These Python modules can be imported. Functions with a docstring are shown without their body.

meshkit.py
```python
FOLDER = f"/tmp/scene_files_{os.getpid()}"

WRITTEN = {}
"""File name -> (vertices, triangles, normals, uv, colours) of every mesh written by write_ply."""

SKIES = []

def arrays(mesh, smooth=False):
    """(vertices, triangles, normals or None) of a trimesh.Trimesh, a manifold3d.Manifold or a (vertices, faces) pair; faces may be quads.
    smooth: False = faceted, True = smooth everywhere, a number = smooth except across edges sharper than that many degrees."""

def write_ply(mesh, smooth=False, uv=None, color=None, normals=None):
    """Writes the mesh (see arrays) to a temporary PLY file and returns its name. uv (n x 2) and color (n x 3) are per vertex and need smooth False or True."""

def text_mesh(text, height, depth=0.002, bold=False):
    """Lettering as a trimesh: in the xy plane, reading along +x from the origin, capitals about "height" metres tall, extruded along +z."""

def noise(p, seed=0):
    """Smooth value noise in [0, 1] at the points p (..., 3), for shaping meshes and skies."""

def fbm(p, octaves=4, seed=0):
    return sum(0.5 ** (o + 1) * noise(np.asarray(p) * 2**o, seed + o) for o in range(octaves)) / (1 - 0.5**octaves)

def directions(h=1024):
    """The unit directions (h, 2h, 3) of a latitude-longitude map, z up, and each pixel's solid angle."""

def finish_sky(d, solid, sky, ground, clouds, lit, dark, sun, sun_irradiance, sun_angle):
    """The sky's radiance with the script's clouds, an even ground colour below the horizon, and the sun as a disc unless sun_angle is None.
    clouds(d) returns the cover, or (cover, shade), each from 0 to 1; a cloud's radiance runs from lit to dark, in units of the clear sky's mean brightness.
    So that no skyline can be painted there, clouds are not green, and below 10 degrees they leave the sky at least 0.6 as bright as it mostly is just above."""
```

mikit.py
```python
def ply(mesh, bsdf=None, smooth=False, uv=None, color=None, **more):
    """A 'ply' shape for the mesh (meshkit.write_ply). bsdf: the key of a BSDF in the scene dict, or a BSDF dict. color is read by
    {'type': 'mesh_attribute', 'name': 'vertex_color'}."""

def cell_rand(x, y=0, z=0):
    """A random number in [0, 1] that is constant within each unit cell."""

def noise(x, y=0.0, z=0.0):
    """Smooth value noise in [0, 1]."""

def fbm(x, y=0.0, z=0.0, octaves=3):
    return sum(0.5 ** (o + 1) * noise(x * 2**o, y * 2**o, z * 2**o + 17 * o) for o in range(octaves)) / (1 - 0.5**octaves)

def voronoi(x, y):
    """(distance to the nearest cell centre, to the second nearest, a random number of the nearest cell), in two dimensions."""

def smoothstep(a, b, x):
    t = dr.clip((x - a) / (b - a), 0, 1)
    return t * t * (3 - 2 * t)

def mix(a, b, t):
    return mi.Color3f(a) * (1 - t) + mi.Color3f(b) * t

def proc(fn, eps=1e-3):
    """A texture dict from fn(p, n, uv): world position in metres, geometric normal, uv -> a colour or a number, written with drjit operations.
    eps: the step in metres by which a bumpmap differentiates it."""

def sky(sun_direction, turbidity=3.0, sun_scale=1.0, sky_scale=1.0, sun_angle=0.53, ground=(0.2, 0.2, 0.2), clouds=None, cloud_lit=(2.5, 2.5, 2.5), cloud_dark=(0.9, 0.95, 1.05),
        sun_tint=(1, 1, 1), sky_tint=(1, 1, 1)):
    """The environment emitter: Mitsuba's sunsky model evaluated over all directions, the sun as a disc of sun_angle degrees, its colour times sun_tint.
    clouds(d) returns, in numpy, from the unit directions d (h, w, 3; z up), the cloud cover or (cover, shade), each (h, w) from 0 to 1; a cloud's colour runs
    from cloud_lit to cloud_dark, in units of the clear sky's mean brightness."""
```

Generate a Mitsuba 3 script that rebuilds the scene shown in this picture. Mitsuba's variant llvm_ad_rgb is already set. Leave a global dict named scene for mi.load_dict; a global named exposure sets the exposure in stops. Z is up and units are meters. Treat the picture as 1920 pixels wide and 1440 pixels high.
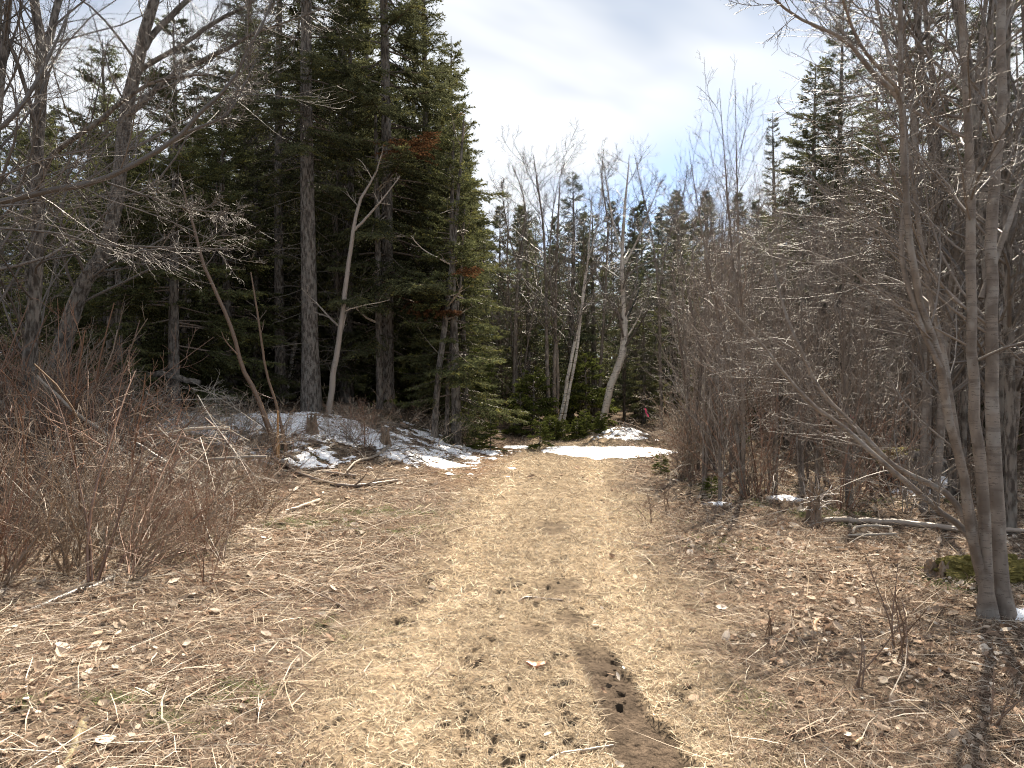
import math
import numpy as np, drjit as dr, mitsuba as mi, trimesh
import mikit, meshkit
from mikit import noise, fbm, smoothstep, mix
T = mi.ScalarTransform4f
scene, labels = {}, {}

# ------------------------------------------------------------------ camera, sky, exposure
F, HOR, CZ = 1400.0, 690.0, 1.6                       # focal length and horizon row for a 1920 x 1440 frame, eye height
PIT = math.atan((HOR - 720) / F)
FWD, UPV = np.array([0, math.cos(PIT), math.sin(PIT)]), np.array([0, -math.sin(PIT), math.cos(PIT)])
EYE = np.array([0, 0, CZ])
scene['camera'] = {'type': 'perspective', 'fov': 2 * math.degrees(math.atan(960 / F)), 'fov_axis': 'x', 'near_clip': 0.1, 'far_clip': 2000.0,
                   'to_world': T().look_at(origin=EYE.tolist(), target=(EYE + FWD).tolist(), up=[0, 0, 1])}
exposure = 2.46
SUN_AZ, SUN_EL = math.radians(20), math.radians(53)


def clouds(d):
    z = np.maximum(d[..., 2], 0) + 0.22
    x, y = d[..., 0] / z, d[..., 1] / z
    a, b = x * 0.80 + y * 0.60, -x * 0.60 + y * 0.80     # streaks of high cloud run from lower left to upper right
    w = meshkit.fbm(np.stack([x * 1.1, y * 1.1, x * 0], -1), 3, 9) - 0.5
    n = meshkit.fbm(np.stack([a * 0.7 + w, b * 2.3 + 1.5 * w, a * 0 + 3.1], -1), 5, 4)
    fine = meshkit.fbm(np.stack([a * 2.0 + w, b * 6 + 2 * w, a * 0], -1), 4, 21)
    az, el = np.arctan2(d[..., 0], d[..., 1]), np.arcsin(d[..., 2])
    gap = np.exp(-(((az - 0.19) / 0.17) ** 2 + ((el - 0.23 - 0.5 * (az - 0.19)) / 0.075) ** 2))
    c = 0.90 + 0.9 * (n - 0.42) + 0.35 * (fine - 0.5) - 0.80 * gap
    away = 1 - (d[..., 0] * math.sin(SUN_AZ) * math.cos(SUN_EL) + d[..., 1] * math.cos(SUN_AZ) * math.cos(SUN_EL) + d[..., 2] * math.sin(SUN_EL))   # thin cloud is brightest round the sun
    return np.clip(c, 0.05, 1), np.clip(0.24 + 0.35 * away + 3.6 * (0.5 - n) + 1.7 * (0.5 - fine), 0, 1)


scene['sky'] = mikit.sky([math.sin(SUN_AZ) * math.cos(SUN_EL), math.cos(SUN_AZ) * math.cos(SUN_EL), math.sin(SUN_EL)], turbidity=3, sun_scale=2.2, sun_tint=(0.94, 1.0, 1.08), clouds=clouds,
                         sky_tint=(0.86, 0.95, 1.08), cloud_lit=(2.0, 2.07, 2.17), cloud_dark=(1.2, 1.3, 1.45))

# ------------------------------------------------------------------ materials
VC = {'type': 'mesh_attribute', 'name': 'vertex_color'}


def two(b): return {'type': 'twosided', 'bsdf': b}


def rough(col, r=0.8, spec=0.3): return {'type': 'principled', 'base_color': col, 'roughness': r, 'specular': spec}


def maple_col(p, n, uv):
    v = fbm(p.x * 14, p.y * 14, p.z * 7, octaves=4)
    lent = smoothstep(0.66, 0.74, fbm(p.x * 34, p.y * 34, p.z * 150, octaves=2))
    ring = smoothstep(0.60, 0.72, fbm(p.x * 4, p.y * 4, p.z * 42, octaves=3)) * 0.45
    lich = smoothstep(0.52, 0.70, fbm(p.x * 11 + 3, p.y * 11, p.z * 8, octaves=3))
    c = mix((0.115, 0.095, 0.080), (0.205, 0.175, 0.150), smoothstep(0.3, 0.7, v))
    c = mix(c, (0.25, 0.24, 0.225), lich * 0.55)
    return mix(c, (0.075, 0.06, 0.052), dr.maximum(lent * 0.7, ring))


def birch_col(p, n, uv):
    dash = smoothstep(0.60, 0.70, fbm(p.x * 7, p.y * 7, p.z * 38, octaves=2)) * 0.75
    blot = smoothstep(0.55, 0.75, fbm(p.x * 5 + 9, p.y * 5, p.z * 2.2, octaves=3))
    c = mix((0.50, 0.465, 0.42), (0.11, 0.095, 0.085), dash)
    return mix(c, (0.25, 0.20, 0.16), blot * 0.7)


def scaly(p, n, uv):
    v = fbm(p.x * 40, p.y * 40, p.z * 9, octaves=4)
    lich = smoothstep(0.50, 0.72, fbm(p.x * 24, p.y * 24, p.z * 14 + 7, octaves=3))
    return mix(mix((0.06, 0.052, 0.046), (0.19, 0.17, 0.152), smoothstep(0.36, 0.66, v)), (0.20, 0.20, 0.185), lich * 0.45)


def bark_bump(p, n, uv): return fbm(p.x * 26, p.y * 26, p.z * 11, octaves=3)
def moss_col(p, n, uv): return mix((0.045, 0.042, 0.016), (0.165, 0.14, 0.045), fbm(p.x * 25, p.y * 25, p.z * 25, octaves=3)) * (0.6 + 0.8 * noise(p.x * 120, p.y * 120, p.z * 120))
def snow_bump(p, n, uv): return fbm(p.x * 30, p.y * 30, p.z * 30, octaves=4)
def ground_bump(p, n, uv): return fbm(p.x * 55, p.y * 55, 0.0, octaves=4)


def bumped(b, fn, s): return {'type': 'bumpmap', 'scale': s, 'arbitrary': mikit.proc(fn, 2e-3), 'bsdf': b}


scene['mat_ground'] = {'type': 'bumpmap', 'scale': 0.02, 'arbitrary': mikit.proc(ground_bump, 4e-3), 'bsdf': rough(VC, 0.95, 0.1)}
scene['mat_straw'] = {'type': 'principledthin', 'base_color': VC, 'roughness': 0.6, 'diff_trans': 0.4, 'spec_trans': 0.0, 'eta': 1.35}
scene['mat_needle'] = {'type': 'principledthin', 'base_color': VC, 'roughness': 0.55, 'diff_trans': 0.6, 'spec_trans': 0.0, 'eta': 1.4}
scene['mat_twig'] = two(rough(VC, 0.42, 0.5))
scene['mat_maple'] = two({'type': 'bumpmap', 'scale': 0.004, 'arbitrary': mikit.proc(bark_bump, 2e-3), 'bsdf': rough(mikit.proc(maple_col), 0.65, 0.4)})
scene['mat_spruce'] = two({'type': 'bumpmap', 'scale': 0.012, 'arbitrary': mikit.proc(bark_bump, 2e-3), 'bsdf': rough(mikit.proc(scaly), 0.85, 0.2)})
scene['mat_birch'] = two(rough(mikit.proc(birch_col), 0.55, 0.4))
scene['mat_moss'] = two(bumped(rough(mikit.proc(moss_col), 0.95, 0.1), snow_bump, 0.05))
scene['mat_snow'] = two({'type': 'bumpmap', 'scale': 0.02, 'arbitrary': mikit.proc(snow_bump, 3e-3), 'bsdf': rough({'type': 'rgb', 'value': [0.84, 0.86, 0.90]}, 0.6, 0.4)})
scene['mat_wood'] = two(rough({'type': 'rgb', 'value': [0.38, 0.22, 0.10]}, 0.7, 0.3))
scene['mat_pink'] = two(rough({'type': 'rgb', 'value': [0.75, 0.07, 0.20]}, 0.5, 0.4))


# ------------------------------------------------------------------ terrain
def S(a, b, x):
    t = np.clip((x - a) / (b - a), 0, 1)
    return t * t * (3 - 2 * t)


def nz(x, y, s, seed=0, o=4): return meshkit.fbm(np.stack([np.asarray(x, float) * s, np.asarray(y, float) * s, np.zeros_like(np.asarray(x, float))], -1), o, seed)


def cx(y): return 0.05 + 0.066 * (np.minimum(y, 22.0) - 3.2) + 0.012 * np.clip(y - 10, 0, 8) ** 2


def base_h(x, y):
    x, y = np.asarray(x, float), np.asarray(y, float)
    u = x - cx(y)
    z = 0.78 * S(1.5, 4.2, -u) * S(7, 15, y) - 0.08 * S(1.2, 4, u) + 0.05 * S(1.3, 3, -u)
    z = z - 0.035 * (np.exp(-((u - 0.66) / 0.22) ** 2) + np.exp(-((u + 0.62) / 0.22) ** 2)) * S(20, 12, y)
    z = z + 0.26 * np.exp(-((x - 2.45) / 0.75) ** 2 - ((y - 16.8) / 0.8) ** 2)
    off = S(0.9, 2.4, np.abs(u))
    return z + (0.04 + 0.12 * off) * (nz(x, y, 0.55, 3) - 0.5) + (0.02 + 0.05 * off) * (nz(x, y, 2.6, 5) - 0.5)


def ray(px, py): return FWD + np.array([1, 0, 0]) * (px - 960) / F + UPV * (720 - py) / F


def P(px, py, Y):
    d = ray(px, py)
    return EYE + d * (Y / d[1])


def G(px, py, ymax=60):
    """The point of the ground at a pixel."""
    Y = np.concatenate([np.arange(2.2, 12, 0.02), np.arange(12, ymax, 0.08)])
    d = ray(px, py)
    pts = EYE + d[None] * (Y / d[1])[:, None]
    below = pts[:, 2] < base_h(pts[:, 0], pts[:, 1])
    k = int(np.argmax(below)) if below.any() else len(Y) - 1
    return pts[k]


def on(x, y): return np.array([x, y, float(base_h(x, y))])


rng = np.random.default_rng(11)
pits = []                                                        # hoof and boot prints in the soft trail: (x, y, radius, depth)
for (x0, y0, x1, y1, n, sp) in [(890, 1200, 850, 1430, 22, 16), (905, 1240, 935, 1420, 12, 30), (800, 1090, 715, 1250, 20, 16), (1050, 1240, 1080, 1430, 14, 30), (910, 1180, 960, 1060, 12, 20), (1105, 1200, 1180, 1320, 5, 26),
                                (845, 1010, 930, 905, 14, 9), (800, 1100, 850, 1010, 10, 12), (1110, 1010, 1150, 920, 7, 16), (1285, 1290, 1300, 1340, 6, 14), (1410, 1200, 1600, 1240, 9, 22), (1500, 1360, 1540, 1390, 7, 18), (1000, 1040, 1040, 1060, 5, 30), (820, 1050, 880, 1090, 5, 24), (600, 1360, 640, 1430, 3, 30), (715, 1120, 800, 1130, 4, 15), (905, 1430, 1290, 1380, 7, 12)]:
    for k in range(n):
        t = rng.random()
        q = G(x0 + (x1 - x0) * t + rng.normal() * sp, y0 + (y1 - y0) * t + rng.normal() * sp * 0.7)
        pits.append((q[0], q[1], rng.uniform(0.010, 0.023), rng.uniform(0.03, 0.055)))
pits = np.array(pits)
soil_a, soil_b = G(1110, 1210), G(1235, 1450)


def soil_mask(x, y):
    """The bare soil of the right wheel track."""
    t = np.clip((y - soil_b[1]) / (soil_a[1] - soil_b[1]), -1, 1.6)
    c = soil_b[0] + (soil_a[0] - soil_b[0]) * t
    w = 0.155 - 0.045 * t
    m = S(1.15, 0.75, np.abs(x - c) / w + 1.1 * (nz(x, y, 6, 31) - 0.5)) * S(1.25, 0.8, t + 0.5 * (nz(x, y, 5, 33) - 0.5))
    far = 0.0
    for (px, py, rx, ry) in ((1050, 1105, 0.22, 0.35), (1070, 1160, 0.16, 0.2), (1035, 990, 0.25, 0.5), (1000, 1180, 0.12, 0.2)):
        g = G(px, py)
        far = np.maximum(far, 0.7 * S(1.2, 0.3, np.hypot((x - g[0]) / rx, (y - g[1]) / ry) + 1.2 * (nz(x, y, 8, 37) - 0.5)))
    return np.maximum(m, far)


def pit_mask(x, y):
    d, m = np.zeros_like(x), np.zeros_like(x)
    for (a, b, r, dep) in pits:
        sel = (np.abs(x - a) < 3 * r) & (np.abs(y - b) < 4 * r)
        if sel.any():
            e = ((x[sel] - a) / r) ** 2 + ((y[sel] - b) / (1.25 * r)) ** 2
            d[sel] = np.maximum(d[sel], dep * np.exp(-e ** 1.5 * 0.7)) - 0.008 * np.exp(-((np.sqrt(e) - 1.8) / 0.4) ** 2)
            m[sel] = np.maximum(m[sel], np.exp(-e * 0.6))
    return d, m


def ground_colour(x, y):
    u = x - cx(y)
    trail = S(1.35, 0.7, np.abs(u) + 0.6 * (nz(x, y, 1.3, 41) - 0.5))
    n1, n2, n3 = nz(x, y, 1.7, 42)[..., None], nz(x, y, 9, 43)[..., None], nz(x, y, 38, 44, 2)[..., None]
    litter = np.array([0.055, 0.041, 0.030]) * (1 - n1) + np.array([0.10, 0.076, 0.056]) * n1
    gold = np.array([0.12, 0.09, 0.06]) * (1 - n1) + np.array([0.20, 0.155, 0.105]) * n1
    c = litter * (1 - trail[..., None]) + gold * trail[..., None]
    green = (S(0.56, 0.70, nz(x, y, 1.1, 45)) * S(0.4, 0.65, nz(x, y, 5, 46)) * S(0.7, 1.6, np.abs(u)) * S(24, 10, y))[..., None]
    c = c * (1 - 0.6 * green) + np.array([0.045, 0.055, 0.022]) * 0.6 * green
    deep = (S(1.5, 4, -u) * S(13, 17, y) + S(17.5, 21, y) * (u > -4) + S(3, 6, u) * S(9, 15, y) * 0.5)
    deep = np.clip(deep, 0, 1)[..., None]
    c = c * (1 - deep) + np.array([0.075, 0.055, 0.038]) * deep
    rusty = (S(-2.6, -1.0, u) * S(-0.7, -1.2, u) * S(9, 12, y) * S(17, 14, y))[..., None]
    c = c * (1 - 0.6 * rusty) + np.array([0.17, 0.10, 0.055]) * 0.6 * rusty
    s = soil_mask(x, y)[..., None]
    c = c * (1 - s) + np.array([0.058, 0.043, 0.031]) * s
    c = c * (0.55 + 0.9 * n2) * (0.6 + 0.8 * n3)
    pm = pit_mask(x, y)[1][..., None]
    return np.clip(c * (1 - pm) + np.array([0.026, 0.019, 0.014]) * pm, 0.01, 0.9)


def axis(*spans):
    out = []
    for a, b, s in spans: out.append(np.arange(a, b, s))
    return np.concatenate(out)


def geo(a, b, n): return a * (b / a) ** (np.arange(n) / (n - 1))


xs = np.concatenate([-geo(30, 600, 14)[::-1], axis((-29, -14, 1.0), (-14, -5, 0.14), (-5, -1.3, 0.05), (-1.3, 1.7, 0.02), (1.7, 5, 0.05), (5, 14, 0.14), (14, 30, 1.0)), geo(30, 600, 14)])
ys = np.concatenate([[-60, -25, -10, -4, -1, 1, 2], axis((2.6, 6, 0.022), (6, 11, 0.05), (11, 20, 0.12), (20, 60, 0.8)), geo(60, 900, 20)])
gx, gy = np.meshgrid(xs, ys)
pitd, _ = pit_mask(gx, gy)
near = S(14, 8, gy) * S(9, 6, np.abs(gx))
gz = base_h(gx, gy) + near * 0.035 * (nz(gx, gy, 11, 51, 3) - 0.5) + near * 0.02 * (nz(gx, gy, 34, 52, 2) - 0.5) - pitd - 0.03 * soil_mask(gx, gy)
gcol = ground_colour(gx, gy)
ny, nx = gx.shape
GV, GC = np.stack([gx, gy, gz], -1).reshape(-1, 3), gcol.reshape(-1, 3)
ii, jj = np.meshgrid(np.arange(ny - 1), np.arange(nx - 1), indexing='ij')
a = (ii * nx + jj).ravel()
quads = np.stack([a, a + 1, a + nx + 1, a + nx], 1)


def vnormals(v, f):
    n = np.zeros_like(v)
    fn = np.cross(v[f[:, 1]] - v[f[:, 0]], v[f[:, 2]] - v[f[:, 0]])
    for k in range(3):
        for c in range(3): n[:, c] += np.bincount(f[:, k], fn[:, c], len(v))
    return n / np.maximum(np.linalg.norm(n, axis=1, keepdims=True), 1e-12)


def shape(v, f, mat, n=None, c=None):
    if f.shape[1] == 4: f = np.vstack([f[:, [0, 1, 2]], f[:, [0, 2, 3]]])
    path = meshkit.write_ply((v, f), False, None, c, normals=n)
    return {'type': 'ply', 'filename': path, 'face_normals': n is None, 'bsdf': {'type': 'ref', 'id': mat}}


def compact(v, f, *more):
    use, inv = np.unique(f, return_inverse=True)
    return (v[use], inv.reshape(f.shape), *[m[use] for m in more])


tri = np.vstack([quads[:, [0, 1, 2]], quads[:, [0, 2, 3]]])
GN = vnormals(GV, tri)
qc = GV[quads].mean(1)
is_trail = (np.abs(qc[:, 0] - cx(qc[:, 1])) < 1.25 + 0.5 * (nz(qc[:, 0], qc[:, 1], 1.3, 41) - 0.5)) & (qc[:, 1] < 17.5) & (qc[:, 1] > -20)
for key, sel, lab in (('ground', ~is_trail, 'forest ground of dead leaves, straw and moss on both sides of the trail'), ('trail', is_trail, 'worn grassy trail of flattened straw with two wheel tracks')):
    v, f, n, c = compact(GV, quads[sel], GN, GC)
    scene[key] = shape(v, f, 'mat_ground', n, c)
    labels[key] = {'label': lab, 'category': 'ground' if key == 'ground' else 'path', 'kind': 'structure'}


# ------------------------------------------------------------------ tubes and branching
def norm(v): return v / np.maximum(np.linalg.norm(v, axis=-1, keepdims=True), 1e-9)


class Tubes:
    """Collects batches of polylines with radii and colours; makes one mesh of them."""
    def __init__(s): s.v, s.f, s.n, s.c, s.k = [], [], [], [], 0

    def add(s, pts, rad, col, sides=3, cap=False):
        pts, rad = np.asarray(pts, float), np.asarray(rad, float)
        if pts.ndim == 2: pts, rad = pts[None], rad[None]
        N, K, _ = pts.shape
        t = norm(np.gradient(pts, axis=1))
        whole = norm(pts[:, -1] - pts[:, 0])
        ref = np.where(np.abs(whole[:, 2:]) < 0.8, [0, 0, 1.0], [1.0, 0.3, 0])
        A = norm(np.cross(t, ref[:, None, :]))
        Bv = np.cross(t, A)
        an = np.arange(sides) * 2 * np.pi / sides
        nn = np.cos(an)[None, None, :, None] * A[:, :, None] + np.sin(an)[None, None, :, None] * Bv[:, :, None]
        v = pts[:, :, None] + rad[:, :, None, None] * nn
        i, j = np.meshgrid(np.arange(K - 1), np.arange(sides), indexing='ij')
        q = np.stack([i * sides + j, i * sides + (j + 1) % sides, (i + 1) * sides + (j + 1) % sides, (i + 1) * sides + j], -1).reshape(-1, 4)
        f = np.vstack([q[:, [0, 1, 2]], q[:, [0, 2, 3]]])
        per = K * sides
        col = np.broadcast_to(np.asarray(col, float), (N, 3)) if np.ndim(col) < 3 else np.asarray(col)
        cv = np.broadcast_to(col[:, None, :], (N, per, 3)) if col.ndim == 2 else np.repeat(col, sides, 1)
        s.v.append(v.reshape(-1, 3)); s.n.append(nn.reshape(-1, 3)); s.c.append(cv.reshape(-1, 3))
        s.f.append((f[None] + (np.arange(N) * per)[:, None, None]).reshape(-1, 3) + s.k)
        s.k += N * per
        if cap:
            for m in range(N):
                for e, sg in ((0, -1), (K - 1, 1)):
                    ring = v[m, e]
                    s.v.append(np.vstack([ring, pts[m, e][None]])); s.n.append(np.repeat(sg * t[m, e][None], sides + 1, 0)); s.c.append(np.tile(np.clip(col[m].reshape(-1, 3)[0] * 1.6, 0, 0.6), (sides + 1, 1)))
                    r = np.arange(sides)
                    tri_ = np.stack([r, (r + 1) % sides, r * 0 + sides], 1)
                    s.f.append((tri_ if sg > 0 else tri_[:, ::-1]) + s.k)
                    s.k += sides + 1

    def shape(s, mat): return shape(np.vstack(s.v), np.vstack(s.f), mat, np.vstack(s.n), np.vstack(s.c))


def spline(pts, K):
    p = np.asarray(pts, float)
    if len(p) == 2: return p[0] + (p[1] - p[0]) * np.linspace(0, 1, K)[:, None]
    from scipy.interpolate import PchipInterpolator
    d = np.concatenate([[0], np.cumsum(np.linalg.norm(np.diff(p[:, :3], axis=0), axis=1))])
    return PchipInterpolator(d, p)(np.linspace(0, d[-1], K))


def grow(pos, d, L, K, R, wander, up):
    """Polylines from pos in direction d, wandering and bending upward."""
    N = len(pos)
    out = np.empty((N, K, 3)); out[:, 0] = pos
    w = np.zeros((N, 3))
    for k in range(1, K):
        w = 0.6 * w + R.normal(size=(N, 3)) * wander
        d = norm(d + w + np.array([0, 0, up]))
        out[:, k] = out[:, k - 1] + d * (L / (K - 1))[:, None]
    return out


def sprout(pp, pr, n, R, t0=0.2, t1=0.98, ang=45, asd=12, lmul=0.5, fall=0.6, rmul=0.55, wander=0.1, up=0.05, K=5, rmin=0.002, bias=None, minlen=0.05):
    """Children of the polylines pp (N, K, 3)."""
    N, Kp, _ = pp.shape
    plen = np.linalg.norm(np.diff(pp, axis=1), axis=2).sum(1)
    idx = np.repeat(np.arange(N), n) if np.isscalar(n) else np.repeat(np.arange(N), n)
    M = len(idx)
    t = R.uniform(t0, t1, M)
    f = t * (Kp - 1); i = np.minimum(f.astype(int), Kp - 2); fr = (f - i)[:, None]
    pos = pp[idx, i] * (1 - fr) + pp[idx, i + 1] * fr
    tan = norm(pp[idx, i + 1] - pp[idx, i])
    rad = pr[idx, i] * (1 - fr[:, 0]) + pr[idx, i + 1] * fr[:, 0]
    rv = R.normal(size=(M, 3))
    if bias is not None: rv = rv + bias
    perp = norm(rv - (rv * tan).sum(1, keepdims=True) * tan)
    a = np.radians(R.normal(ang, asd, M))[:, None]
    L = np.maximum(plen[idx] * lmul * (1 - fall * t) * R.uniform(0.55, 1.25, M), minlen)
    r0 = np.minimum(np.maximum(rad * rmul * R.uniform(0.7, 1.1, M), rmin), rad * 0.9 + 1e-4)
    pts = grow(pos, np.cos(a) * tan + np.sin(a) * perp, L, K, R, wander, up)
    return pts, np.maximum(r0[:, None] * np.linspace(1, 0.35, K)[None], rmin * 0.6)


def tone(c, n, R, s=0.22): return np.clip(np.asarray(c) * (1 + s * R.normal(size=(n, 1))), 0.01, 0.8)


def put(key, parts, label, cat, group=None, **more):
    """A thing with parts {name: shape}; a single shape under '' makes a thing of one mesh."""
    for name, s in parts.items(): scene[key + ('__' + name if name else '')] = s
    labels[key] = {'label': label, 'category': cat, **({'group': group} if group else {}), **more}


count = {}


def numbered(base):
    k = count.get(base, 0); count[base] = k + 1
    return base if k == 0 else f'{base}_{k:03d}'


def instance(base, grp, M, label, cat, group=None):
    key = numbered(base)
    scene[key] = {'type': 'instance', 'shapegroup': {'type': 'ref', 'id': grp}, 'to_world': M}
    labels[key] = {'label': label, 'category': cat, **({'group': group} if group else {})}
    return key


GREY, BROWN, PALE = (0.15, 0.135, 0.12), (0.12, 0.095, 0.08), (0.33, 0.295, 0.25)


# ------------------------------------------------------------------ conifers
def conifer(H, R, z0, seed, spacing=0.075, tuft=0.024, tlen=0.048, dead=0.9, green=(0.086, 0.093, 0.050), power=0.8, gap=0.27, trunk_r=None, droop=0.25, sparse=0.0, rust=0.0):
    """A spruce or fir at the origin: trunk, boughs (with dead ones below the crown) and needles."""
    rg = np.random.default_rng(seed)
    tr = trunk_r or 0.012 * H + 0.02
    tz = np.linspace(0, 1, 12)
    lean = np.stack([0.05 * np.sin(tz * 5 + seed), 0.05 * np.sin(tz * 4 + 2 * seed), tz * 0], 1) * min(1, H / 8)
    tp = np.stack([tz * 0, tz * 0, tz * H], 1) + lean
    trr = tr * (1 - tz) ** 0.85 + 0.006
    trr[0] *= 1.25
    trunk = Tubes(); trunk.add(tp, trr, (0.16, 0.135, 0.115), 9)
    # boughs
    zs, z = [], z0
    while z < H - 0.12:
        for k in range(rg.integers(4, 7)): zs.append(z + rg.normal() * 0.05)
        z += gap * (0.6 + 0.7 * (1 - (z - z0) / (H - z0))) * rg.uniform(0.7, 1.3)
    zs = np.clip(np.array(zs), 0.05, H - 0.05)
    q = (zs - z0) / (H - z0); q = np.clip(q, 0, 1)
    keep = rg.random(len(zs)) > sparse
    zs, q = zs[keep], q[keep]
    N = len(zs)
    L = R * ((1 - q) ** power) * rg.uniform(0.62, 1.12, N) * np.clip(0.55 + q * 4, 0, 1) + 0.10
    az = rg.uniform(0, 2 * np.pi, N)
    el = np.radians(-14 + 52 * q ** 1.3) + rg.normal(0, 0.12, N)
    K = 7
    d = np.stack([np.cos(az) * np.cos(el), np.sin(az) * np.cos(el), np.sin(el)], 1)
    pos = np.stack([np.interp(zs / H, tz, lean[:, 0]), np.interp(zs / H, tz, lean[:, 1]), zs], 1)
    bp = np.empty((N, K, 3)); bp[:, 0] = pos
    for k in range(1, K):
        bend = -droop * 0.16 * (1 - q) * (1 if k < 4 else -1.3)
        d = norm(d + np.stack([rg.normal(0, 0.05, N), rg.normal(0, 0.05, N), bend], 1))
        bp[:, k] = bp[:, k - 1] + d * (L / (K - 1))[:, None]
    br = (0.004 + 0.011 * L)[:, None] * np.linspace(1, 0.25, K)[None]
    bough = Tubes(); bough.add(bp, br, tone((0.13, 0.105, 0.085), N, rg), 3)
    if dead and z0 > 0.6:
        nd = int((z0 + 1.5) * 9 * dead)
        zd = rg.uniform(0.4, z0 + 1.5, nd); ad = rg.uniform(0, 2 * np.pi, nd); ed = np.radians(rg.normal(-6, 14, nd))
        dd = np.stack([np.cos(ad) * np.cos(ed), np.sin(ad) * np.cos(ed), np.sin(ed)], 1)
        dp = grow(np.stack([zd * 0, zd * 0, zd], 1), dd, rg.uniform(0.3, 0.75, nd) * min(R, 1.6), 5, rg, 0.09, -0.02)
        dr_ = np.full((nd, 1), 0.0075) * np.linspace(1, 0.4, 5)[None]
        bough.add(dp, dr_, tone((0.115, 0.10, 0.088), nd, rg), 3)
        tp2, tr2 = sprout(dp, dr_, 6, rg, t0=0.25, ang=55, lmul=0.5, wander=0.12, up=-0.02, K=4, rmin=0.003)
        bough.add(tp2, tr2, tone((0.115, 0.10, 0.088), len(tp2), rg), 3)
    # branchlets on both sides of every bough, most of the way in
    cnt = np.maximum((L / spacing * 2).astype(int), 4)
    idx = np.repeat(np.arange(N), cnt)
    t = rg.uniform(0.22, 1.0, len(idx)) ** 0.85
    f = t * (K - 1) * 0.999; i = f.astype(int); fr = (f - i)[:, None]
    bpos = bp[idx, i] * (1 - fr) + bp[idx, np.minimum(i + 1, K - 1)] * fr
    tan = norm(bp[idx, np.minimum(i + 1, K - 1)] - bp[idx, i])
    side = norm(np.cross(tan, [0, 0, 1.0])) * np.where(rg.random(len(idx)) < 0.5, -1, 1)[:, None]
    a = np.radians(rg.normal(52, 12, len(idx)))[:, None]
    bd = norm(np.cos(a) * tan + np.sin(a) * side + np.array([0, 0, 1]) * rg.normal(-0.12, 0.16, (len(idx), 1)))
    bl = (0.42 * (1.05 - t) * L[idx] + 0.09) * rg.uniform(0.6, 1.15, len(idx))
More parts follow.
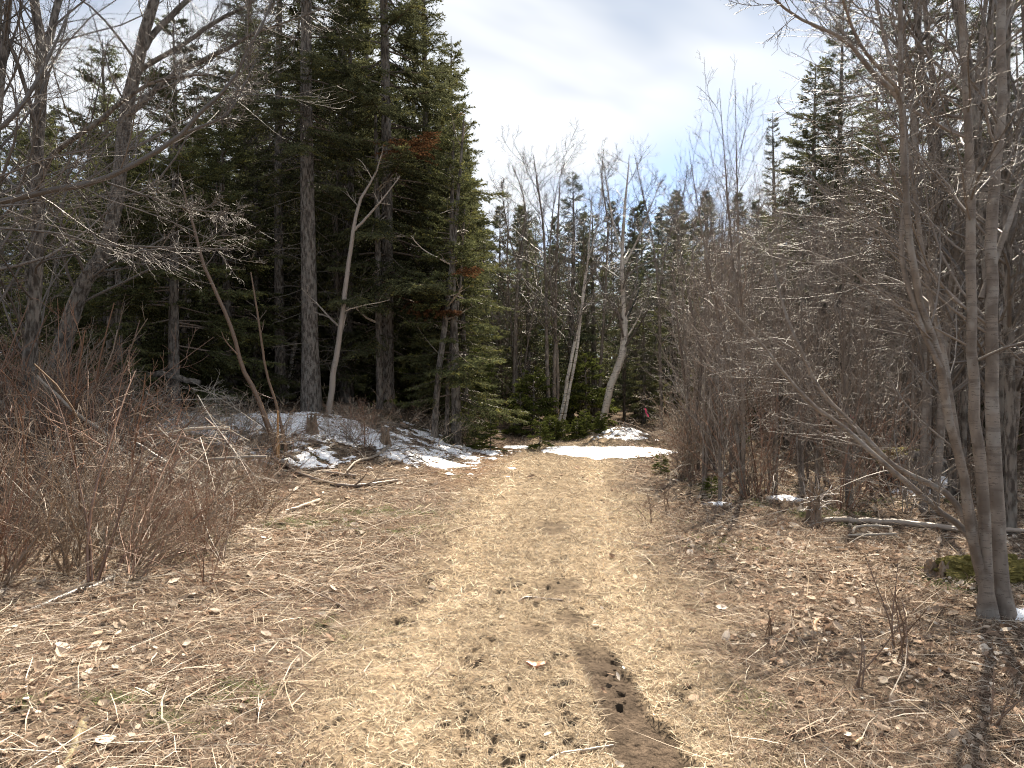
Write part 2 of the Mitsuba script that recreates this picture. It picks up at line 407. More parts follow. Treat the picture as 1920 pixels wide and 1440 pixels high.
    # the outer bough itself carries needles as well
    bpos = np.vstack([bpos, bp[:, 3], bp[:, 5]]); bd = np.vstack([bd, norm(bp[:, 5] - bp[:, 3]), norm(bp[:, 6] - bp[:, 5])]); bl = np.concatenate([bl, L * 0.33, L * 0.17 + 0.06])
    tt = np.concatenate([t, np.full(N, 0.6), np.full(N, 0.95)]); bi = np.concatenate([idx, np.arange(N), np.arange(N)])
    nt = np.maximum((bl / tuft).astype(int), 3) * 2
    k = np.repeat(np.arange(len(bl)), nt)
    s = rg.random(len(k))
    at = bpos[k] + bd[k] * (bl[k] * s)[:, None] + np.array([0, 0, -0.06]) * ((s * bl[k]) ** 2 * 3)[:, None]
    rv = rg.normal(size=(len(k), 3)); rv[:, 2] *= 0.55
    rv = rv - (rv * bd[k]).sum(1, keepdims=True) * bd[k]
    nd_ = norm(bd[k] * rg.uniform(0.35, 0.95, (len(k), 1)) + norm(rv) * 0.75)
    w = norm(np.cross(nd_, rg.normal(size=(len(k), 3))))
    ln = (tlen * rg.uniform(0.7, 1.35, len(k)))[:, None]
    hw = ln * 0.19
    V = np.stack([at - w * hw, at + w * hw, at + nd_ * ln], 1)
    base = np.asarray(green)
    bb = (rg.random(N) < rust)[bi]
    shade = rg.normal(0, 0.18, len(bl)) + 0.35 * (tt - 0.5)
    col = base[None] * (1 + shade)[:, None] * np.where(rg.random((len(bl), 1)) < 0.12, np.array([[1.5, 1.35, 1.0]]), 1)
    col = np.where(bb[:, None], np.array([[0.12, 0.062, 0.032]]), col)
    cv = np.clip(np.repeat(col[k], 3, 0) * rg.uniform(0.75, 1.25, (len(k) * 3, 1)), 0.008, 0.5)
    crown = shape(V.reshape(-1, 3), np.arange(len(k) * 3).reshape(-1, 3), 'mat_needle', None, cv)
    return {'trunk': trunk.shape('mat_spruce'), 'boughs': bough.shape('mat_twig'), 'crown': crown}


def placed(parts, M): return {k: {**s, 'to_world': M} for k, s in parts.items()}


def at(p, rz=0.0, s=1.0, tilt=0.0, taz=0.0):
    m = T().translate([float(v) for v in p])
    if tilt: m = m @ T().rotate([math.cos(taz), math.sin(taz), 0], float(tilt))
    return m @ T().rotate([0, 0, 1], float(rz)) @ T().scale(float(s))


def Xat(px, Y): return (px - 960) / F * Y


# the tall spruces whose crowns make the dark wall on the left
heroes = [
    # px, Y, H, R, z0, label, options
    (722, 15.5, 16.5, 2.8, 1.3, 'tallest dark spruce, its broad crown reaching against the sky left of the open sky', dict(seed=101, trunk_r=0.14, spacing=0.052, rust=0.01, droop=0.45, sparse=0.1)),
    (852, 14.6, 6.6, 1.35, 0.25, 'green fir with boughs to the ground at the left corner of the trail bend', dict(seed=102, spacing=0.055, green=(0.098, 0.108, 0.052), rust=0.035)),
    (582, 14.0, 14.5, 1.7, 4.4, 'spruce with thick bare grey trunk standing behind the left snow', dict(seed=103, trunk_r=0.165, dead=1.6, sparse=0.15)),
    (527, 15.6, 13.5, 1.5, 4.6, 'spruce with slimmer straight grey trunk, left of the thick bare trunk', dict(seed=104, trunk_r=0.11, dead=1.4, sparse=0.2)),
    (330, 13.2, 7.2, 2.1, 0.4, 'olive green fir with full crown behind the curved overhanging limb', dict(seed=105, spacing=0.05, green=(0.098, 0.108, 0.052))),
    (640, 17.5, 14.0, 1.9, 3.2, 'dark spruce behind the pale slanting sapling', dict(seed=106)),
    (800, 17.5, 11.0, 1.9, 1.2, 'spruce crown filling the gap behind the corner fir', dict(seed=107, rust=0.03)),
    (1525, 18.0, 9.0, 2.2, 0.8, 'left one of the twin pointed spruces above the right thicket', dict(seed=108, spacing=0.065)),
    (1574, 18.6, 10.9, 2.7, 0.8, 'taller right one of the twin pointed spruces above the right thicket', dict(seed=109, spacing=0.065, power=0.95, sparse=0.08)),
    (1712, 15.0, 11.4, 2.1, 0.6, 'tall dark spruce behind the left stems of the multi stemmed maple', dict(seed=110, sparse=0.05)),
    (1072, 21.5, 7.3, 1.35, 0.4, 'pointed spruce rising over the far end of the trail', dict(seed=111, green=(0.070, 0.082, 0.050))),
    (1448, 22.0, 9.2, 0.75, 1.0, 'very slim spire of a spruce left of the twin spruces', dict(seed=112)),
    (205, 13.6, 6.8, 1.9, 0.4, 'olive fir behind the leaning bare trunk at left', dict(seed=113, green=(0.098, 0.108, 0.052))),
    (425, 15.2, 6.4, 1.9, 0.3, 'fir with green lower boughs between the olive fir and the slim trunk', dict(seed=114, green=(0.098, 0.108, 0.052))),
    (60, 14.8, 6.0, 1.7, 0.6, 'dark fir behind the scaly trunk near the left edge', dict(seed=115)),
    (470, 18.0, 13.5, 2.0, 1.8, 'tall spruce rising behind the slim grey trunk', dict(seed=116)),
    (1850, 14.0, 10.0, 2.0, 0.6, 'dark spruce behind the right stems of the multi stemmed maple', dict(seed=117)),
    (1640, 19.5, 9.5, 1.8, 0.8, 'spruce between the twin spruces and the tall dark one', dict(seed=118)),
    (988, 21.2, 6.3, 1.3, 0.4, 'blunt spruce left of the pointed spruce at the far end', dict(seed=119)),
    (1112, 22.0, 6.3, 1.25, 0.4, 'spruce just right of the pointed spruce at the far end', dict(seed=120)),
]
for (px, Y, H, R_, z0, lab, opt) in heroes:
    p = on(Xat(px, Y), Y); p[2] -= 0.05
    opt = dict(opt); key = numbered('fir_tree' if ' fir' in lab[:24] else 'spruce_tree')
    put(key, placed(conifer(H, R_, z0, **opt), at(p)), lab, 'tree')

protos = []
for k, (H, R_, z0, sp, tf, tl, g) in enumerate([(12, 1.9, 2.2, 0.10, 0.045, 0.065, (0.080, 0.088, 0.047)), (10, 1.7, 1.2, 0.10, 0.045, 0.065, (0.086, 0.093, 0.047)), (13, 1.6, 4.0, 0.10, 0.045, 0.065, (0.076, 0.084, 0.047)),
                                             (8, 1.5, 0.4, 0.10, 0.045, 0.065, (0.092, 0.099, 0.048)), (11, 1.9, 0.8, 0.15, 0.07, 0.10, (0.070, 0.080, 0.048)), (9, 1.7, 0.4, 0.15, 0.07, 0.10, (0.076, 0.085, 0.050))]):
    name = f'proto_conifer_{k}'
    scene[name] = {'type': 'shapegroup', **conifer(H, R_, z0, 200 + k, sp, tf, tl, green=g, dead=1.2)}
    protos.append(name)
taken = [(Xat(h[0], h[1]), h[1], 0.9) for h in heroes]


def free(x, y, r):
    if any((x - a) ** 2 + (y - b) ** 2 < (r + c) ** 2 * 0.5 for a, b, c in taken): return False
    taken.append((x, y, r)); return True


rg = np.random.default_rng(77)
# forest left, far end and right: every tree an instance
areas = [('left', 150, (-17, 1.5), (14.5, 40)), ('end', 75, (-1.5, 9), (20.5, 42)), ('right', 60, (4.5, 24), (14.5, 40))]
KIND = {0: 'tall spruce with bare lower trunk', 1: 'spruce with deep crown', 2: 'very tall spruce with long bare trunk', 3: 'low bushy fir', 4: 'broad spruce', 5: 'full skirted conifer'}


def forest_label(name, g, y, px):
    far_ = 'in the front rank' if y < 20 else 'in the middle rank' if y < 27 else 'far back'
    if name == 'left': w = 'left brush' if px < 300 else 'slim grey trunks' if px < 600 else 'tallest spruce'
    elif name == 'end': w = 'kinked birch' if px > 1090 else 'three straight stems'
    else: w = 'maple stems' if px > 1640 else 'twin spruces' if px > 1440 else 'thicket edge'
    return f'{KIND[g]} {far_} behind the {w}', f'{KIND[g]}, {far_} behind the {w}'


for name, n, (xa, xb), (ya, yb) in areas:
    made = tries = 0
    while made < n and tries < 4000:
        tries += 1
        x, y = rg.uniform(xa, xb), ya + (yb - ya) * rg.random() ** 1.3
        if abs(x / y) > 0.80 or (name == 'left' and x > -0.04 * y - 0.6) or (name == 'end' and y < 21.5) or (name == 'right' and x < 0.24 * y + 0.4): continue
        if not free(x, y, rg.uniform(0.6, 1.1)): continue
        px = 960 + F * x / y
        hmax = {'left': 0.8 + y * (690 - np.interp(px, [0, 430, 520, 900], [170, 120, -300, -300])) / F, 'end': 1.6 + y * (690 - (380 if px > 1120 else 430)) / F, 'right': 1.6 + y * (690 - np.interp(px, [1230, 1300, 1450, 1650, 1920], [480, 400, 330, 230, 170])) / F}[name]
        g = int(rg.choice([0, 1, 3, 3] if name == 'left' and y < 24 else [1, 3, 3] if y < 24 else [4, 5]))
        Hp = [12, 10, 13, 8, 11, 9][g]
        s = min(rg.uniform(0.75, 1.2), rg.uniform(0.65, 1.0) * hmax / Hp) if name == 'left' else min((rg.uniform(0.45, 1.15) if name == 'end' else rg.uniform(0.7, 1.03)) * hmax / Hp, 1.2)
        p = on(x, y); p[2] -= 0.08
        instance('conifer', protos[g], at(p, rg.uniform(0, 360), s), *(lambda t: (t[0], 'tree', t[1]))(forest_label(name, g, y, px)))
        made += 1

for k in range(40):                                     # low firs that hide the trunks at the front of the left stand
    px, y = (rg.uniform(400, 900), rg.uniform(15.6, 18.5)) if k < 22 else (rg.uniform(60, 460), rg.uniform(12.6, 16.5))
    x = Xat(px, y)
    if not free(x, y, 0.25): continue
    where = 'between the left trunks' if k < 22 else 'behind the left brush'
    sz = rg.uniform(0.4, 0.9)
    lab = f"{'knee low' if sz < 0.45 else 'low' if sz < 0.6 else 'half grown'} green fir with boughs to the ground {where}"
    instance('understory_fir', protos[3], at(on(x, y), rg.uniform(0, 360), sz), lab, 'tree', lab.replace('fir', 'firs'))

# small firs and seedlings at the far end of the trail
seed_protos = []
for k in range(3):
    scene[f'proto_seedling_{k}'] = {'type': 'shapegroup', **{n: s for n, s in conifer(1.0, 0.42, 0.06, 300 + k, 0.03, 0.016, 0.035, dead=0, green=(0.085, 0.10, 0.030), gap=0.10, trunk_r=0.012).items()}}
    seed_protos.append(f'proto_seedling_{k}')
for (px, py, Y, s, lab) in [(1012, 815, 14.9, 0.62, 'small upright fir seedling on the bank beside the snow strip'), (920, 812, 14.2, 0.62, 'low spreading fir seedling under the corner fir'), (890, 806, 14.6, 0.55, 'low fir seedling leaning against the corner fir'),
                          (1000, 760, 18.2, 1.55, 'young fir as tall as a person behind the bank at the trail bend'), (975, 790, 17.6, 1.0, 'young fir half as tall beside the taller young fir'),
                          (1098, 690, 19.6, 1.9, 'young slender fir between the leaning grey stems and the leaning birch'), (1240, 880, 11.2, 0.32, 'tiny ragged fir seedling at the right edge of the trail'), (1335, 900, 9.4, 0.28, 'small green fir seedling on the litter in front of the right thicket')]:
    p = on(Xat(px, Y), Y)
    instance('fir_seedling', seed_protos[rg.integers(3)], at(p, rg.uniform(0, 360), s), lab, 'tree')
for k in range(22):
    px = rg.uniform(1030, 1135); Y = rg.uniform(16.2, 17.8)
    instance('fir_seedling', seed_protos[k % 3], at(on(Xat(px, Y), Y), rg.uniform(0, 360), rg.uniform(0.3, 0.58)), 'low fir seedling in the green row behind the snow strip', 'tree', 'seedlings in the row behind the snow strip')
for k in range(26):
    px = rg.uniform(240, 940) if k < 14 else rg.uniform(1300, 1900); Y = rg.uniform(16, 23)
    x = Xat(px, Y)
    instance('fir_seedling', seed_protos[k % 3], at(on(x, Y), rg.uniform(0, 360), rg.uniform(0.9, 2.2)), 'young fir growing in the shade between forest trunks', 'tree', 'young firs in the forest shade')


# ------------------------------------------------------------------ bare trees
def bare(stems, specs, seed, col=GREY, bark='mat_twig', sides=8, K=18, twig_col=None):
    """stems: list of [(x, y, z, r), ...]; specs: keyword sets for each level of branching."""
    rg = np.random.default_rng(seed)
    parts = {}
    pp, pr = [], []
    for i, s in enumerate(stems):
        q = spline(s, K)
        q[1:-1, :3] += rg.normal(size=(K - 2, 3)) * q[1:-1, 3:4] * 0.12
        tb = Tubes(); tb.add(q[:, :3], q[:, 3], col, sides)
        parts['trunk' if i == 0 else f'trunk_{i:03d}' if False else f'stem_{i:03d}' if i > 1 else 'stem'] = tb.shape(bark)
        pp.append(q[:, :3]); pr.append(q[:, 3])
    pp, pr = np.array(pp), np.array(pr)
    tb = Tubes()
    for lv, sp in enumerate(specs):
        pp, pr = sprout(pp, pr, R=rg, **sp)
        tb.add(pp, pr, tone(twig_col or col, len(pp), rg), 5 if lv == 0 else 3)
    if tb.v: parts['branches'] = tb.shape('mat_twig')
    return parts


def px_stem(rows, Y0, Y1=None):
    """A stem through pixels (px, py, width in px), at depths from Y0 to Y1."""
    out = []
    for i, (px, py, w) in enumerate(rows):
        Y = Y0 + ((Y1 if Y1 is not None else Y0) - Y0) * i / (len(rows) - 1)
        p = P(px, py, Y)
        out.append([*p, w / 2 / F * Y])
    return out


L1 = dict(n=13, t0=0.12, ang=48, lmul=0.34, fall=0.55, rmul=0.45, wander=0.09, up=0.05, K=7, rmin=0.003)
L2 = dict(n=6, t0=0.15, ang=42, lmul=0.48, fall=0.5, rmul=0.6, wander=0.11, up=0.05, K=5, rmin=0.0024)
L3 = dict(n=3, t0=0.2, ang=40, lmul=0.55, fall=0.5, rmul=0.7, wander=0.13, up=0.05, K=4, rmin=0.0018)

# the multi-stemmed maple at the right edge
B0 = G(1866, 1158)
Yb = B0[1]
m = []
m.append(px_stem([(1886, 1172, 46), (1880, 1110, 30.2), (1867, 944, 26.0), (1862, 781, 23.5), (1858, 600, 21.0), (1862, 383, 19.3), (1877, 200, 16.8), (1878, 0, 14.3), (1890, -260, 10.1), (1905, -560, 5.0)], Yb, Yb + 0.4))
m.append(px_stem([(1853, 1172, 44), (1848, 1080, 23.5), (1842, 960, 21.0), (1840, 913, 21.0), (1822, 680, 18.5), (1820, 480, 16.8), (1817, 300, 15.1), (1808, 133, 13.4), (1800, 0, 12.6), (1785, -250, 9.2), (1770, -520, 5.0)], Yb - 0.05, Yb - 0.2))
m.append(px_stem([(1850, 1150, 23.5), (1847, 1110, 20.2), (1830, 1043, 18.5), (1813, 965, 16.8), (1806, 897, 16.8), (1777, 780, 16.0), (1757, 663, 15.1), (1727, 580, 14.3), (1709, 480, 12.6), (1697, 333, 10.9), (1690, 200, 9.2), (1687, 0, 7.6), (1680, -300, 3.4)], Yb, Yb - 0.5))
m.append(px_stem([(1856, 1140, 21.8), (1828, 1000, 15.1), (1800, 860, 11.8), (1785, 760, 10.9), (1770, 660, 10.1), (1745, 563, 9.2), (1725, 440, 8.4), (1700, 260, 7.6), (1673, 133, 6.7), (1643, 0, 5.9), (1610, -220, 2.5)], Yb + 0.1, Yb + 0.7))
m.append(px_stem([(1840, 1090, 18.5), (1806, 990, 12.6), (1779, 971, 11.8), (1698, 903, 10.9), (1633, 849, 9.2), (1590, 808, 8.4), (1535, 768, 7.6), (1481, 713, 5.9), (1440, 660, 5.0), (1380, 590, 3.4), (1330, 545, 1.7)], Yb + 0.02, Yb + 0.2))
m.append(px_stem([(1836, 1070, 16.8), (1793, 944, 11.8), (1671, 868, 10.1), (1622, 819, 9.2), (1573, 770, 8.4), (1537, 730, 7.6), (1503, 660, 6.7), (1473, 590, 5.9), (1457, 530, 5.0), (1440, 440, 2.5)], Yb + 0.15, Yb + 0.9))
m.append(px_stem([(1763, 690, 10.1), (1720, 590, 9.2), (1690, 470, 9.2), (1700, 330, 8.4), (1690, 190, 10.1), (1647, 147, 8.4), (1580, 73, 6.7), (1497, 33, 5.0), (1453, 0, 4.2), (1400, -60, 1.7)], Yb - 0.3, Yb - 0.2))
m.append(px_stem([(1692, 330, 9.2), (1687, 180, 8.4), (1650, 130, 6.7), (1613, 83, 5.9), (1590, 30, 5.0), (1575, -30, 4.2), (1550, -200, 1.7)], Yb - 0.4, Yb - 0.9))
m.append(px_stem([(1840, 560, 11.8), (1890, 420, 10.1), (1925, 330, 7.6), (1990, 180, 5.9), (2040, 0, 3.4)], Yb + 0.2, Yb + 0.6))
left_up = np.array([-0.75, 0.1, 0.35])
put('maple_tree', bare(m, [dict(L1, n=22, lmul=0.29, bias=left_up, ang=52, up=0.035, t0=0.2, rmul=0.30), dict(L2, n=8, rmul=0.55), dict(L3, n=3)], 501, (0.2, 0.17, 0.15), 'mat_maple', 10, 26, (0.15, 0.128, 0.112)),
    'multi stemmed grey bare maple at the right edge with snow lump at its foot', 'tree')

# left foreground trees
p0 = G(40, 930)
t1 = px_stem([(52, 840, 27.9), (58, 700, 24.6), (64, 560, 23.0), (68, 470, 22.1), (72, 333, 20.5), (74, 200, 20.5), (77, 80, 18.0), (63, 0, 14.8), (50, -150, 11.5), (30, -380, 5.7)], 9.2, 9.0)
t1b = px_stem([(78, 110, 14.8), (95, 60, 13.1), (110, 0, 12.3), (125, -120, 9.8), (150, -340, 4.9)], 9.05, 9.4)
t1c = px_stem([(74, 345, 10.7), (100, 290, 10.7), (140, 258, 9.0), (187, 227, 9.0), (233, 187, 7.4), (300, 150, 5.7), (380, 140, 3.3), (440, 150, 1.6)], 9.1, 8.4)
t1d = px_stem([(70, 260, 8.2), (40, 140, 7.4), (15, 75, 6.6), (-20, 10, 5.7), (-80, -120, 2.5)], 9.0, 8.4)
put('bare_tree', bare([t1, t1b, t1c, t1d], [dict(L1, n=30, lmul=0.32, rmul=0.24), dict(L2, n=9, rmul=0.5), dict(L3, n=4)], 502, (0.13, 0.105, 0.09), 'mat_spruce', 9, 20, (0.105, 0.09, 0.08)), 'bare tree with dark scaly trunk near the left edge, right of the white birch', 'tree')
t2 = px_stem([(100, 760, 37.7), (113, 667, 32.8), (133, 597, 29.5), (160, 513, 27.9), (200, 467, 26.2), (227, 300, 24.6), (235, 213, 23.8), (253, 133, 22.1), (267, 77, 20.5), (290, 0, 18.0), (310, -140, 13.1), (330, -380, 6.6)], 11.5, 11.2)
t2b = px_stem([(272, 90, 12.3), (283, 70, 11.5), (305, 45, 10.7), (333, 17, 9.8), (375, -20, 8.2), (430, -100, 4.9), (480, -220, 2.5)], 11.3, 11.6)
t2c = px_stem([(240, 215, 11.5), (270, 190, 10.7), (310, 150, 9.8), (360, 123, 9.0), (427, 90, 7.4), (483, 60, 5.7), (540, 40, 3.3), (620, 10, 1.6)], 11.3, 10.6)
t2d = px_stem([(262, 130, 9.8), (300, 108, 9.0), (333, 90, 8.2), (400, 43, 7.4), (467, 7, 5.7), (520, -30, 3.3), (600, -90, 1.6)], 11.2, 10.8)
put('bare_tree_001', bare([t2, t2b, t2c, t2d], [dict(L1, n=30, lmul=0.32, rmul=0.24), dict(L2, n=9, rmul=0.5), dict(L3, n=4)], 503, (0.19, 0.155, 0.13), 'mat_spruce', 9, 20, (0.115, 0.10, 0.088)), 'thick leaning bare tree whose trunk rises out of the brush to the upper left', 'tree')
count['bare_tree'] = 2
t3 = px_stem([(-12, 640, 17), (0, 520, 16), (13, 433, 15), (30, 317, 14), (37, 233, 13), (44, 100, 12), (47, 13, 11), (52, -120, 8), (60, -330, 4)], 11.0)
t3.insert(0, [*on(Xat(-30, 11.0), 11.0), 0.075])
put('birch_tree', bare([t3], [dict(L1, n=16, t0=0.4), L2], 504, (0.5, 0.46, 0.40), 'mat_birch', 8, 20, (0.2, 0.16, 0.14)), 'white barked birch at the left edge of the picture', 'tree')
# the tree outside the left edge that the long curved limb grows from
tb = on(Xat(-260, 6.3), 6.3)
t4 = [[*tb, 0.10], [tb[0] + 0.05, 6.3, 1.4, 0.085], [tb[0] + 0.02, 6.25, 2.6, 0.075], [tb[0] - 0.1, 6.3, 4.5, 0.05], [tb[0] - 0.2, 6.4, 6.8, 0.015]]
q = P(-252, 440, 6.3)
limb = [[*q, 0.036]] + px_stem([(-120, 405, 14), (0, 380, 12.5), (83, 360, 12), (200, 333, 11), (277, 293, 10), (333, 257, 9), (387, 200, 8), (433, 157, 6.5), (467, 90, 5), (500, 30, 3.5), (520, -40, 2)], 6.2, 6.6)
limb2 = px_stem([(340, 252, 6), (380, 236, 5), (425, 215, 4), (455, 165, 3.2), (480, 110, 2.5)], 6.45, 6.8)
limb3 = [[*P(-250, 300, 6.3), 0.02]] + px_stem([(-60, 270, 6), (0, 240, 9), (40, 200, 8), (75, 140, 7), (100, 90, 5), (130, 20, 3)], 6.4, 6.8)
limb4 = px_stem([(200, 342, 4), (290, 372, 3.4), (370, 395, 2.8), (440, 400, 2)], 6.5, 6.9)
limb5 = [[*P(-252, 500, 6.3), 0.016]] + px_stem([(-80, 440, 6), (0, 428, 5), (100, 436, 4.5), (200, 460, 4), (330, 465, 3), (440, 466, 2)], 6.4, 7.2)
put('bare_tree_002', bare([t4, limb, limb2, limb3, limb4, limb5], [dict(L1, n=28, t0=0.25, lmul=0.36, ang=42, up=0.03, rmul=0.28), dict(L2, n=8, rmul=0.5), dict(L3, n=3)], 505, (0.075, 0.066, 0.06), 'mat_twig', 8, 20, (0.115, 0.1, 0.09)), 'bare tree just outside the left edge whose long curved limb sweeps across the upper left', 'tree')
count['bare_tree'] = 3
# slanting sapling with split wood at its foot
s0 = G(522, 862)
Ys = s0[1]
s1 = px_stem([(524, 866, 12.2), (515, 835, 10.8), (500, 790, 10.1), (478, 735, 8.6), (455, 690, 7.9), (437, 625, 7.2), (410, 560, 6.5), (380, 490, 5.8), (365, 430, 4.7), (350, 380, 3.6), (337, 325, 2.2)], Ys)
s2 = px_stem([(536, 860, 6.5), (533, 830, 5.8), (520, 765, 5.0), (500, 700, 4.3), (490, 640, 4.0), (480, 570, 3.2), (470, 510, 2.2)], Ys + 0.1)
parts = bare([s1, s2], [dict(L1, n=4, t0=0.3, lmul=0.22, up=0.08), dict(L2, n=3)], 506, (0.12, 0.08, 0.055), 'mat_twig', 8, 20, (0.14, 0.10, 0.08))
a_, b_ = P(519, 770, Ys - 0.06), P(523, 862, Ys - 0.06)
bx = trimesh.creation.box((0.042, 0.02, float(np.linalg.norm(a_ - b_))))
bx.vertices[bx.vertices[:, 2] > 0, 0] *= 0.35
bx.apply_translation((a_ + b_) / 2)
parts['split_wood'] = mikit.ply(bx, 'mat_wood')
put('sapling', parts, 'slanting reddish cut sapling with split orange wood at its foot by the left snow', 'tree')
labels['sapling__split_wood'] = {'label': 'torn strip of fresh orange wood'}
put('sapling_001', bare([px_stem([(616, 790, 12), (625, 700, 11), (637, 630, 10), (650, 520, 8.5), (660, 450, 7.5), (668, 400, 6.5), (682, 360, 5), (700, 335, 3.5), (715, 290, 2)], 13.6), px_stem([(664, 432, 6), (690, 405, 5), (720, 370, 3), (750, 330, 2)], 13.6)], [dict(L1, n=7, t0=0.3, lmul=0.25), L2], 507, (0.27, 0.235, 0.205), 'mat_twig', 8, 18, (0.3, 0.26, 0.22)),
    'pale slanting slender sapling in front of the dark spruces, right of the thick bare trunk', 'tree')
count['sapling'] = 2
extra = [([(353, 745, 11), (352, 650, 10), (356, 520, 9), (360, 380, 7), (362, 250, 4)], 15, 'mat_birch', 'thin pale straight trunk in front of the olive fir at left'),
         ([(815, 795, 13), (822, 700, 12), (835, 600, 11), (850, 470, 9), (862, 330, 6), (870, 220, 3)], 14.4, 'mat_spruce', 'slender grey trunk leaning slightly right beside the corner fir'),
         ([(838, 780, 9), (842, 680, 8), (856, 590, 7), (866, 480, 5), (872, 380, 3)], 14.7, 'mat_spruce', 'second slender grey trunk beside the corner fir'),
         ([(545, 690, 7), (552, 650, 9), (560, 610, 9), (572, 560, 3)], 16.5, 'mat_birch', 'short white leaning birch snag behind the thick bare trunk'),
         ([(712, 780, 14), (710, 650, 13), (708, 520, 12), (706, 350, 9), (704, 200, 5)], 15, 'mat_spruce', 'dim straight trunk in the shade under the tallest spruce'),
         ([(475, 760, 9), (480, 620, 8), (478, 470, 7), (470, 330, 4)], 16, 'mat_spruce', 'thin dark trunk in the shade left of the slim spruce trunk'),
         ([(310, 740, 10), (312, 640, 9), (316, 520, 7), (318, 400, 4)], 14.6, 'mat_spruce', 'thin grey trunk in the shade behind the brush at left')]
for k, (rows, Y, bk, lab) in enumerate(extra):
    st = px_stem(rows, Y)
    if 'snag' not in lab: st.insert(0, [st[0][0], Y, float(base_h(st[0][0], Y)) - 0.05, st[0][3] * 1.1])
    else: st.insert(0, [st[0][0] - 0.1, Y, float(base_h(st[0][0], Y)) - 0.05, st[0][3] * 1.1])
    put(numbered('sapling'), bare([st], [dict(L1, n=10, lmul=0.2, t0=0.25, up=0.0, ang=70), dict(L2, n=3)] if 'snag' not in lab else [], 520 + k, (0.3, 0.26, 0.22), bk, 7, 14), lab, 'tree')

# far end: bare multi-stem trees and the leaning birch
far = [
    ('far_birch', [[(1124, 812, 17.6), (1130, 790, 16.0), (1140, 740, 14.4), (1158, 690, 14.4), (1171, 632, 13.6), (1168, 560, 8.7), (1166, 480, 7.4), (1170, 410, 5.6), (1176, 340, 3.1), (1180, 290, 1.2)],
                   [(1168, 500, 4.3), (1195, 450, 3.7), (1215, 400, 2.5), (1240, 340, 1.2)], [(1167, 470, 4.3), (1150, 420, 3.7), (1140, 360, 2.5), (1130, 300, 1.2)], [(1170, 640, 4.0), (1200, 590, 2.5), (1225, 520, 1.2)]], 19.0, 'mat_birch', 'kinked pale birch leaning right beyond the snow strip'),
    ('far_stems', [[(1030, 806, 8.8), (1026, 700, 8.0), (1024, 560, 5.6), (1020, 440, 4.3), (1010, 360, 3.1), (1000, 290, 1.2)], [(1036, 806, 8.0), (1040, 690, 7.2), (1042, 560, 5.0), (1046, 430, 3.7), (1050, 340, 1.9)], [(1040, 806, 7.2), (1046, 700, 6.4), (1040, 600, 3.7), (1030, 500, 3.1), (1036, 400, 1.9), (1060, 300, 1.2)]], 18.6, 'mat_maple', 'clump of three straight grey stems at the far end of the trail'),
    ('far_lean', [[(1046, 812, 8.0), (1056, 760, 7.2), (1066, 700, 7.2), (1078, 640, 6.4), (1094, 560, 4.3), (1104, 460, 3.1), (1110, 360, 1.2)], [(1054, 812, 6.4), (1066, 740, 5.6), (1078, 680, 5.6), (1086, 630, 4.8), (1096, 520, 3.1), (1120, 420, 1.9), (1130, 330, 1.2)]], 18.2, 'mat_birch', 'pair of leaning grey stems left of the kinked birch'),
    ('far_a', [[(1122, 800, 7.2), (1126, 700, 6.4), (1134, 560, 4.3), (1140, 430, 3.7), (1128, 330, 2.5), (1132, 280, 1.2)]], 21, 'mat_maple', 'slender bare tree with upright crown close to the kinked birch'),
    ('far_b', [[(962, 800, 6.4), (965, 650, 6.4), (972, 500, 4.3), (985, 400, 3.1), (960, 310, 1.2)], [(972, 500, 3.1), (950, 420, 2.5), (940, 340, 1.2)]], 19.5, 'mat_maple', 'bare tree with thin spreading crown against the sky at the trail bend'),
    ('far_c', [[(1240, 800, 7.2), (1238, 680, 6.4), (1235, 560, 4.3), (1222, 440, 3.1), (1200, 340, 1.9), (1190, 290, 1.2)], [(1236, 560, 3.7), (1250, 460, 3.1), (1280, 370, 1.9), (1290, 310, 1.2)]], 20, 'mat_maple', 'bare tree with forked crown rising left of the right thicket'),
]
for k, (nm, rows, Y, bk, lab) in enumerate(far):
    st = [px_stem(r, Y) for r in rows]
    st[0].insert(0, [st[0][0][0], Y, float(base_h(st[0][0][0], Y)) - 0.1, st[0][0][3] * 1.15])
    put(numbered('birch_tree' if 'birch lean' in lab else 'bare_tree'), bare(st, [dict(L1, n=20, t0=0.3, lmul=0.32, rmin=0.006, up=0.07), dict(L2, n=7, rmin=0.005, up=0.06), dict(L3, n=4, rmin=0.0042)], 540 + k, (0.15, 0.13, 0.115), bk, 7, 18, (0.13, 0.112, 0.1)), lab, 'tree')

